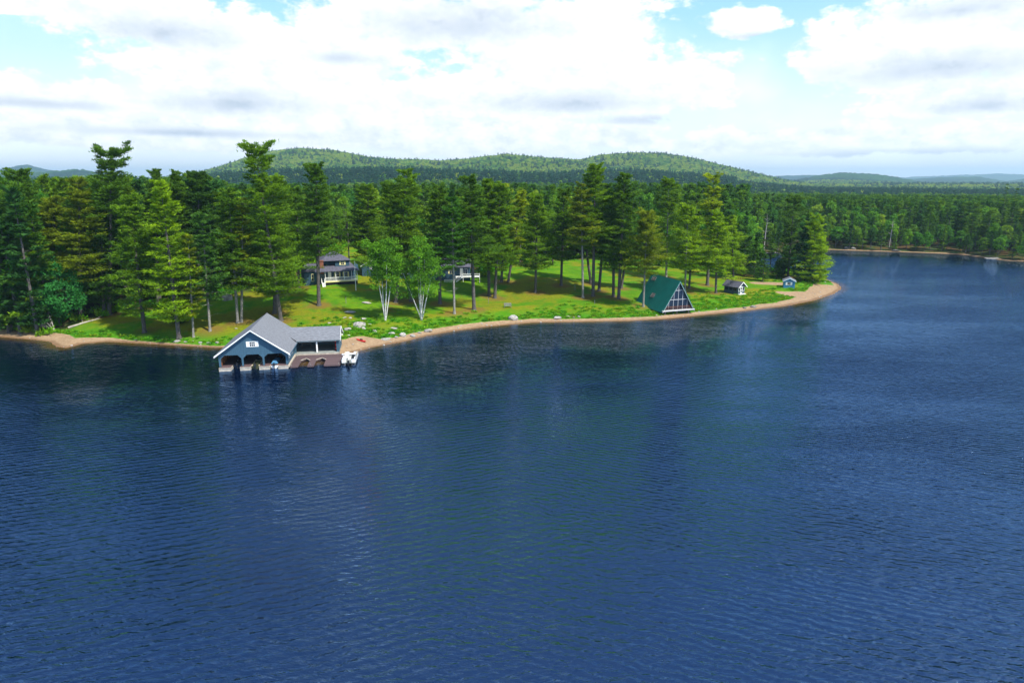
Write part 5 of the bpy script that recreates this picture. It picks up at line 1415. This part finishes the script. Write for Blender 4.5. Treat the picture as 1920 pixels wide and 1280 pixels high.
# --- long house behind the birches with stairs at the right end
def long_house():
    p = ground_hit(710, 532)
    t = empty('long_house', (p[0], p[1] + 5, p[2] - .3), .08); tag(t, 'long dark blue house behind the birches with white corner stairs', 'house')
    W = 24.5; D_ = 8; ze, zr = 4.1, 6.0
    MB().box(0, W - 4.2, 0, D_, -1.5, ze).build('main_wall', SIDING2, t)
    MB().box(W - 4.2, W, 1.2, D_, -1.5, ze - .2).build('main_wall', SIDING2, t)
    sl = (zr - ze) / (D_ / 2)
    MB().prism([(-.6, ze - sl * .6), (D_ / 2, zr), (D_ / 2, zr + .15), (-.6, ze - sl * .6 + .15)], 'x', -.4, W + .4).build('roof', SHINGD, t)
    MB().prism([(D_ + .6, ze - sl * .6), (D_ / 2, zr), (D_ / 2, zr + .15), (D_ + .6, ze - sl * .6 + .15)], 'x', -.4, W + .4).build('roof', SHINGD, t)
    # tall cross gable left
    MB().prism([(2.6, ze - .3), (4.9, 7.4), (7.2, ze - .3)], 'y', -.2, 3.8).build('cross_gable', SIDING2, t)
    rake_roof(t, 'cross_roof', SHINGD, 2.1, 7.7, 4.9, ze - .75, 7.5, -.6, 4.0, .13)
    for a in (2.1, 7.7): MB().prism([(a, ze - .95), (4.9, 7.3), (4.9, 7.6), (a, ze - .65)], 'y', -.66, -.602).build('rake_board', WHITE, t)
    for x in (5.6, 6.8): window(t, (x, 0, 2.6), .55, .8, 'y-', nx=1, ny=2)
    for x in (12, 14.5): window(t, (x, 0, 2.4), .8, 1.1, 'y-', shutters=CREAM, frame=CREAM, sw=.3)
    window(t, (19.2, 0, 2.75), 1.0, 1.3, 'y-', frame=CREAM, shutters=CREAM, sw=.28)
    MB().box(21.6, 22.4, 1.12, 1.197, 1.25, 3.4).build('door', WHITE, t)
    window(t, (23.2, 1.2, 2.4), .9, 1.5, 'y-', nx=2, ny=1)
    MB().box(20.4, W + 2.6, -.8, 1.15, 1.05, 1.22).build('landing', WHITE, t)
    rl = MB().box(22.4, W + 2.6, -.8, -.74, 2.0, 2.08)
    for i in range(16): x = 22.45 + i * .3; rl.box(x - .03, x + .03, -.8, -.75, 1.22, 2.0)
    rl.build('railing', WHITE, t)
    for x in (22.4, W + 2.5): MB().box(x, x + .12, -.85, -.73, -1.2, 2.2).build('post', WHITE, t)
    for k in range(5): MB().box(21.9 - .38 * k, 22.3 - .38 * k, -1.9, -.85, .95 - .24 * k, 1.05 - .24 * k).build('step', WHITE, t)
    for y in (-1.9, -.86): MB().bar((22.3, y, 2.0), (20.2, y, .75), .07).bar((22.3, y, 1.6), (20.2, y, .35), .05).build('stair_rail', WHITE, t)
    rl = MB().box(17.2, 20.2, -1.95, -1.9, .6, .68)
    for i in range(12): x = 17.25 + i * .26; rl.box(x - .04, x + .04, -1.95, -1.91, -.5, .62)
    rl.build('picket_rail', WHITE, t)
    return t
long_house()

# --- flagpole, bench, posts
p = ground_hit(667.5, 545); hp_, _ = top_height(666, 490, p)
t = empty('flagpole', tuple(p)); tag(t, 'white flagpole in front of the porch house', 'flagpole')
MB().tube([(0, 0, -.2), (0, 0, hp_)], [.10, .07], 8).build('pole', WHITE, t)
MB().tube([(0, 0, hp_), (0, 0, hp_ + .08), (0, 0, hp_ + .16)], [.04, .1, .03], 8).build('finial', CREAM, t)
mb = MB()
for i in range(7):
    for j in range(4): mb.v.append((.06 + i * .14, .05 * math.sin(i * 1.3 + j * .4), hp_ - .15 - j * .35 - i * .12))
for i in range(6):
    for j in range(3): a_ = i * 4 + j; mb.f.append((a_, a_ + 1, a_ + 5, a_ + 4))
o = mb.build('flag', FLAGM, None); o.location = tuple(p); tag(o, 'pale blue flag drooping from the white flagpole', 'flag')
sm2 = o.modifiers.new('thick', 'SOLIDIFY'); sm2.thickness = .01

p = ground_hit(952, 577)
t = empty('lawn_bench', tuple(p), .1); tag(t, 'pale grey bench on the lawn facing the lake', 'bench')
for k in range(4): MB().box(-.9, .9, -.35 + k * .17, -.21 + k * .17, .43, .48).build('seat_slat', WOODG, t)
for k in range(3): MB().hexa([(-.9, .36, .58 + .17 * k), (.9, .36, .58 + .17 * k), (.9, .40, .58 + .17 * k), (-.9, .40, .58 + .17 * k), (-.9, .40, .71 + .17 * k), (.9, .40, .71 + .17 * k), (.9, .44, .71 + .17 * k), (-.9, .44, .71 + .17 * k)]).build('back_slat', WOODG, t)
for x in (-.85, .79):
    MB().box(x, x + .07, -.35, -.28, 0, .62).build('leg', WOODG, t); MB().bar((x + .035, .33, 0), (x + .035, .44, 1.05), .07).build('leg', WOODG, t)
    MB().box(x, x + .07, -.36, .36, .62, .67).build('armrest', WOODG, t)

def lamp_post(px_, py_, lab, h=1.5):
    p = ground_hit(px_, py_); t = empty('garden_post', tuple(p)); tag(t, lab, 'post')
    MB().box(-.05, .05, -.05, .05, -.2, h).build('post', WOODG, t)
    MB().hexa([(-.12, -.12, h), (.12, -.12, h), (.12, .12, h), (-.12, .12, h), (-.06, -.06, h + .2), (.06, -.06, h + .2), (.06, .06, h + .2), (-.06, .06, h + .2)]).build('cap', BLACK, t)
lamp_post(649, 570, 'dark post on the lawn between the porch house and the flat ledges')
lamp_post(916, 569, 'thin dark post on the lawn left of the bench')
lamp_post(1078, 544, 'thin dark post deep in the centre lawn')
lamp_post(1115, 570, 'short pale post near the bank below the centre pines', 1.0)

# fallen timber at the left shore
def dead_branch(name, lab, px_, py_, segs, seed):
    p = ground_hit(px_, py_); t = empty(name, (p[0], p[1], p[2] + .2)); tag(t, lab, 'dead wood')
    g2 = random.Random(seed)
    for i in range(segs):
        a = g2.uniform(-.3, 3.4); l = g2.uniform(2.5, 5.5); e = g2.uniform(.15, 1.0)
        q = Vector((math.cos(a) * l * math.cos(e), g2.uniform(-1, 1), math.sin(e) * l)); m_ = q * .5 + Vector((0, 0, .5))
        b = MB().tube([(0, 0, -.1), tuple(m_), tuple(q)], [.11, .07, .02], 5)
        for k in range(4):
            s_ = g2.uniform(.4, .9); b0 = q * s_; b1 = b0 + Vector((g2.uniform(-1, 1), g2.uniform(-.6, .6), g2.uniform(.0, 1.2)))
            b.tube([tuple(b0), tuple(b1)], [.04, .012], 4)
        b.build('branch', DEADW, t)
dead_branch('fallen_branches', 'tangle of bleached dead branches at the left edge of the shore', 8, 600, 9, 3)
dead_branch('fallen_branches', 'bleached bare branches beneath the shore maple', 103, 622, 6, 5)
p0 = ground_hit(128, 617); p1 = ground_hit(188, 600)
t = empty('fallen_log', tuple(p0)); tag(t, 'long pale fallen log on the grass right of the maple', 'log')
q = Vector(p1 - p0); MB().tube([(0, 0, .2), tuple(q * .5 + Vector((0, 0, .35))), tuple(q + Vector((0, 0, .3)))], [.24, .18, .07], 7).build('log_stem', DEADW, t)
br_ = MB()
for k in range(7): b0 = q * (.35 + .09 * k) + Vector((0, 0, .3)); br_.tube([tuple(b0), tuple(b0 + Vector((random.uniform(-.5, 1.5), random.uniform(-1.5, 1.5), random.uniform(.3, 1.1))))], [.05, .015], 4)
br_.build('twig', DEADW, t)

# bleached snags along the far shore
for i, (bx, by, ty, lab) in enumerate([(1432, 470, 400, 'pale bare snag at the back of the bay left of the point'), (1667, 464, 412, 'forked bleached snag in the middle of the far shore')]):
    loc = ground_hit(bx, by); h, _ = top_height(bx, ty, loc); g2 = random.Random(i)
    t = empty('dead_tree', tuple(loc)); tag(t, lab, 'dead tree')
    MB().tube([(0, 0, -.3), (.1, 0, h * .5), (.3, 0, h * .75), (0, 0, h)], [.26, .2, .12, .03], 6).build('trunk', DEADW, t)
    b = MB()
    for k in range(12):
        z = h * g2.uniform(.35, .95); a = g2.uniform(0, 6.28); l = g2.uniform(.8, 2.4); b.tube([(.1, 0, z), (math.cos(a) * l, math.sin(a) * l, z + l * .5)], [.06, .015], 4)
    b.build('branch', DEADW, t)

# ------------------------------------------------------------------ haze
hb = MB().box(-15500, 15500, -15500, 15500, -6.5, 270).build('haze', None); hb.display_type = 'WIRE'
hm = bpy.data.materials.new('haze_air'); hm.use_nodes = True
t_ = NT(hm.node_tree); t_.n.remove(t_.n['Principled BSDF'])
pv = t_.new('ShaderNodeVolumePrincipled'); pv.inputs['Color'].default_value = (.50, .76, 1, 1); pv.inputs['Density'].default_value = 1.05e-4; pv.inputs['Anisotropy'].default_value = .2
t_.l.new(pv.outputs[0], t_.n['Material Output'].inputs['Volume']); hb.data.materials.append(hm)
tag(hb, kind='stuff')
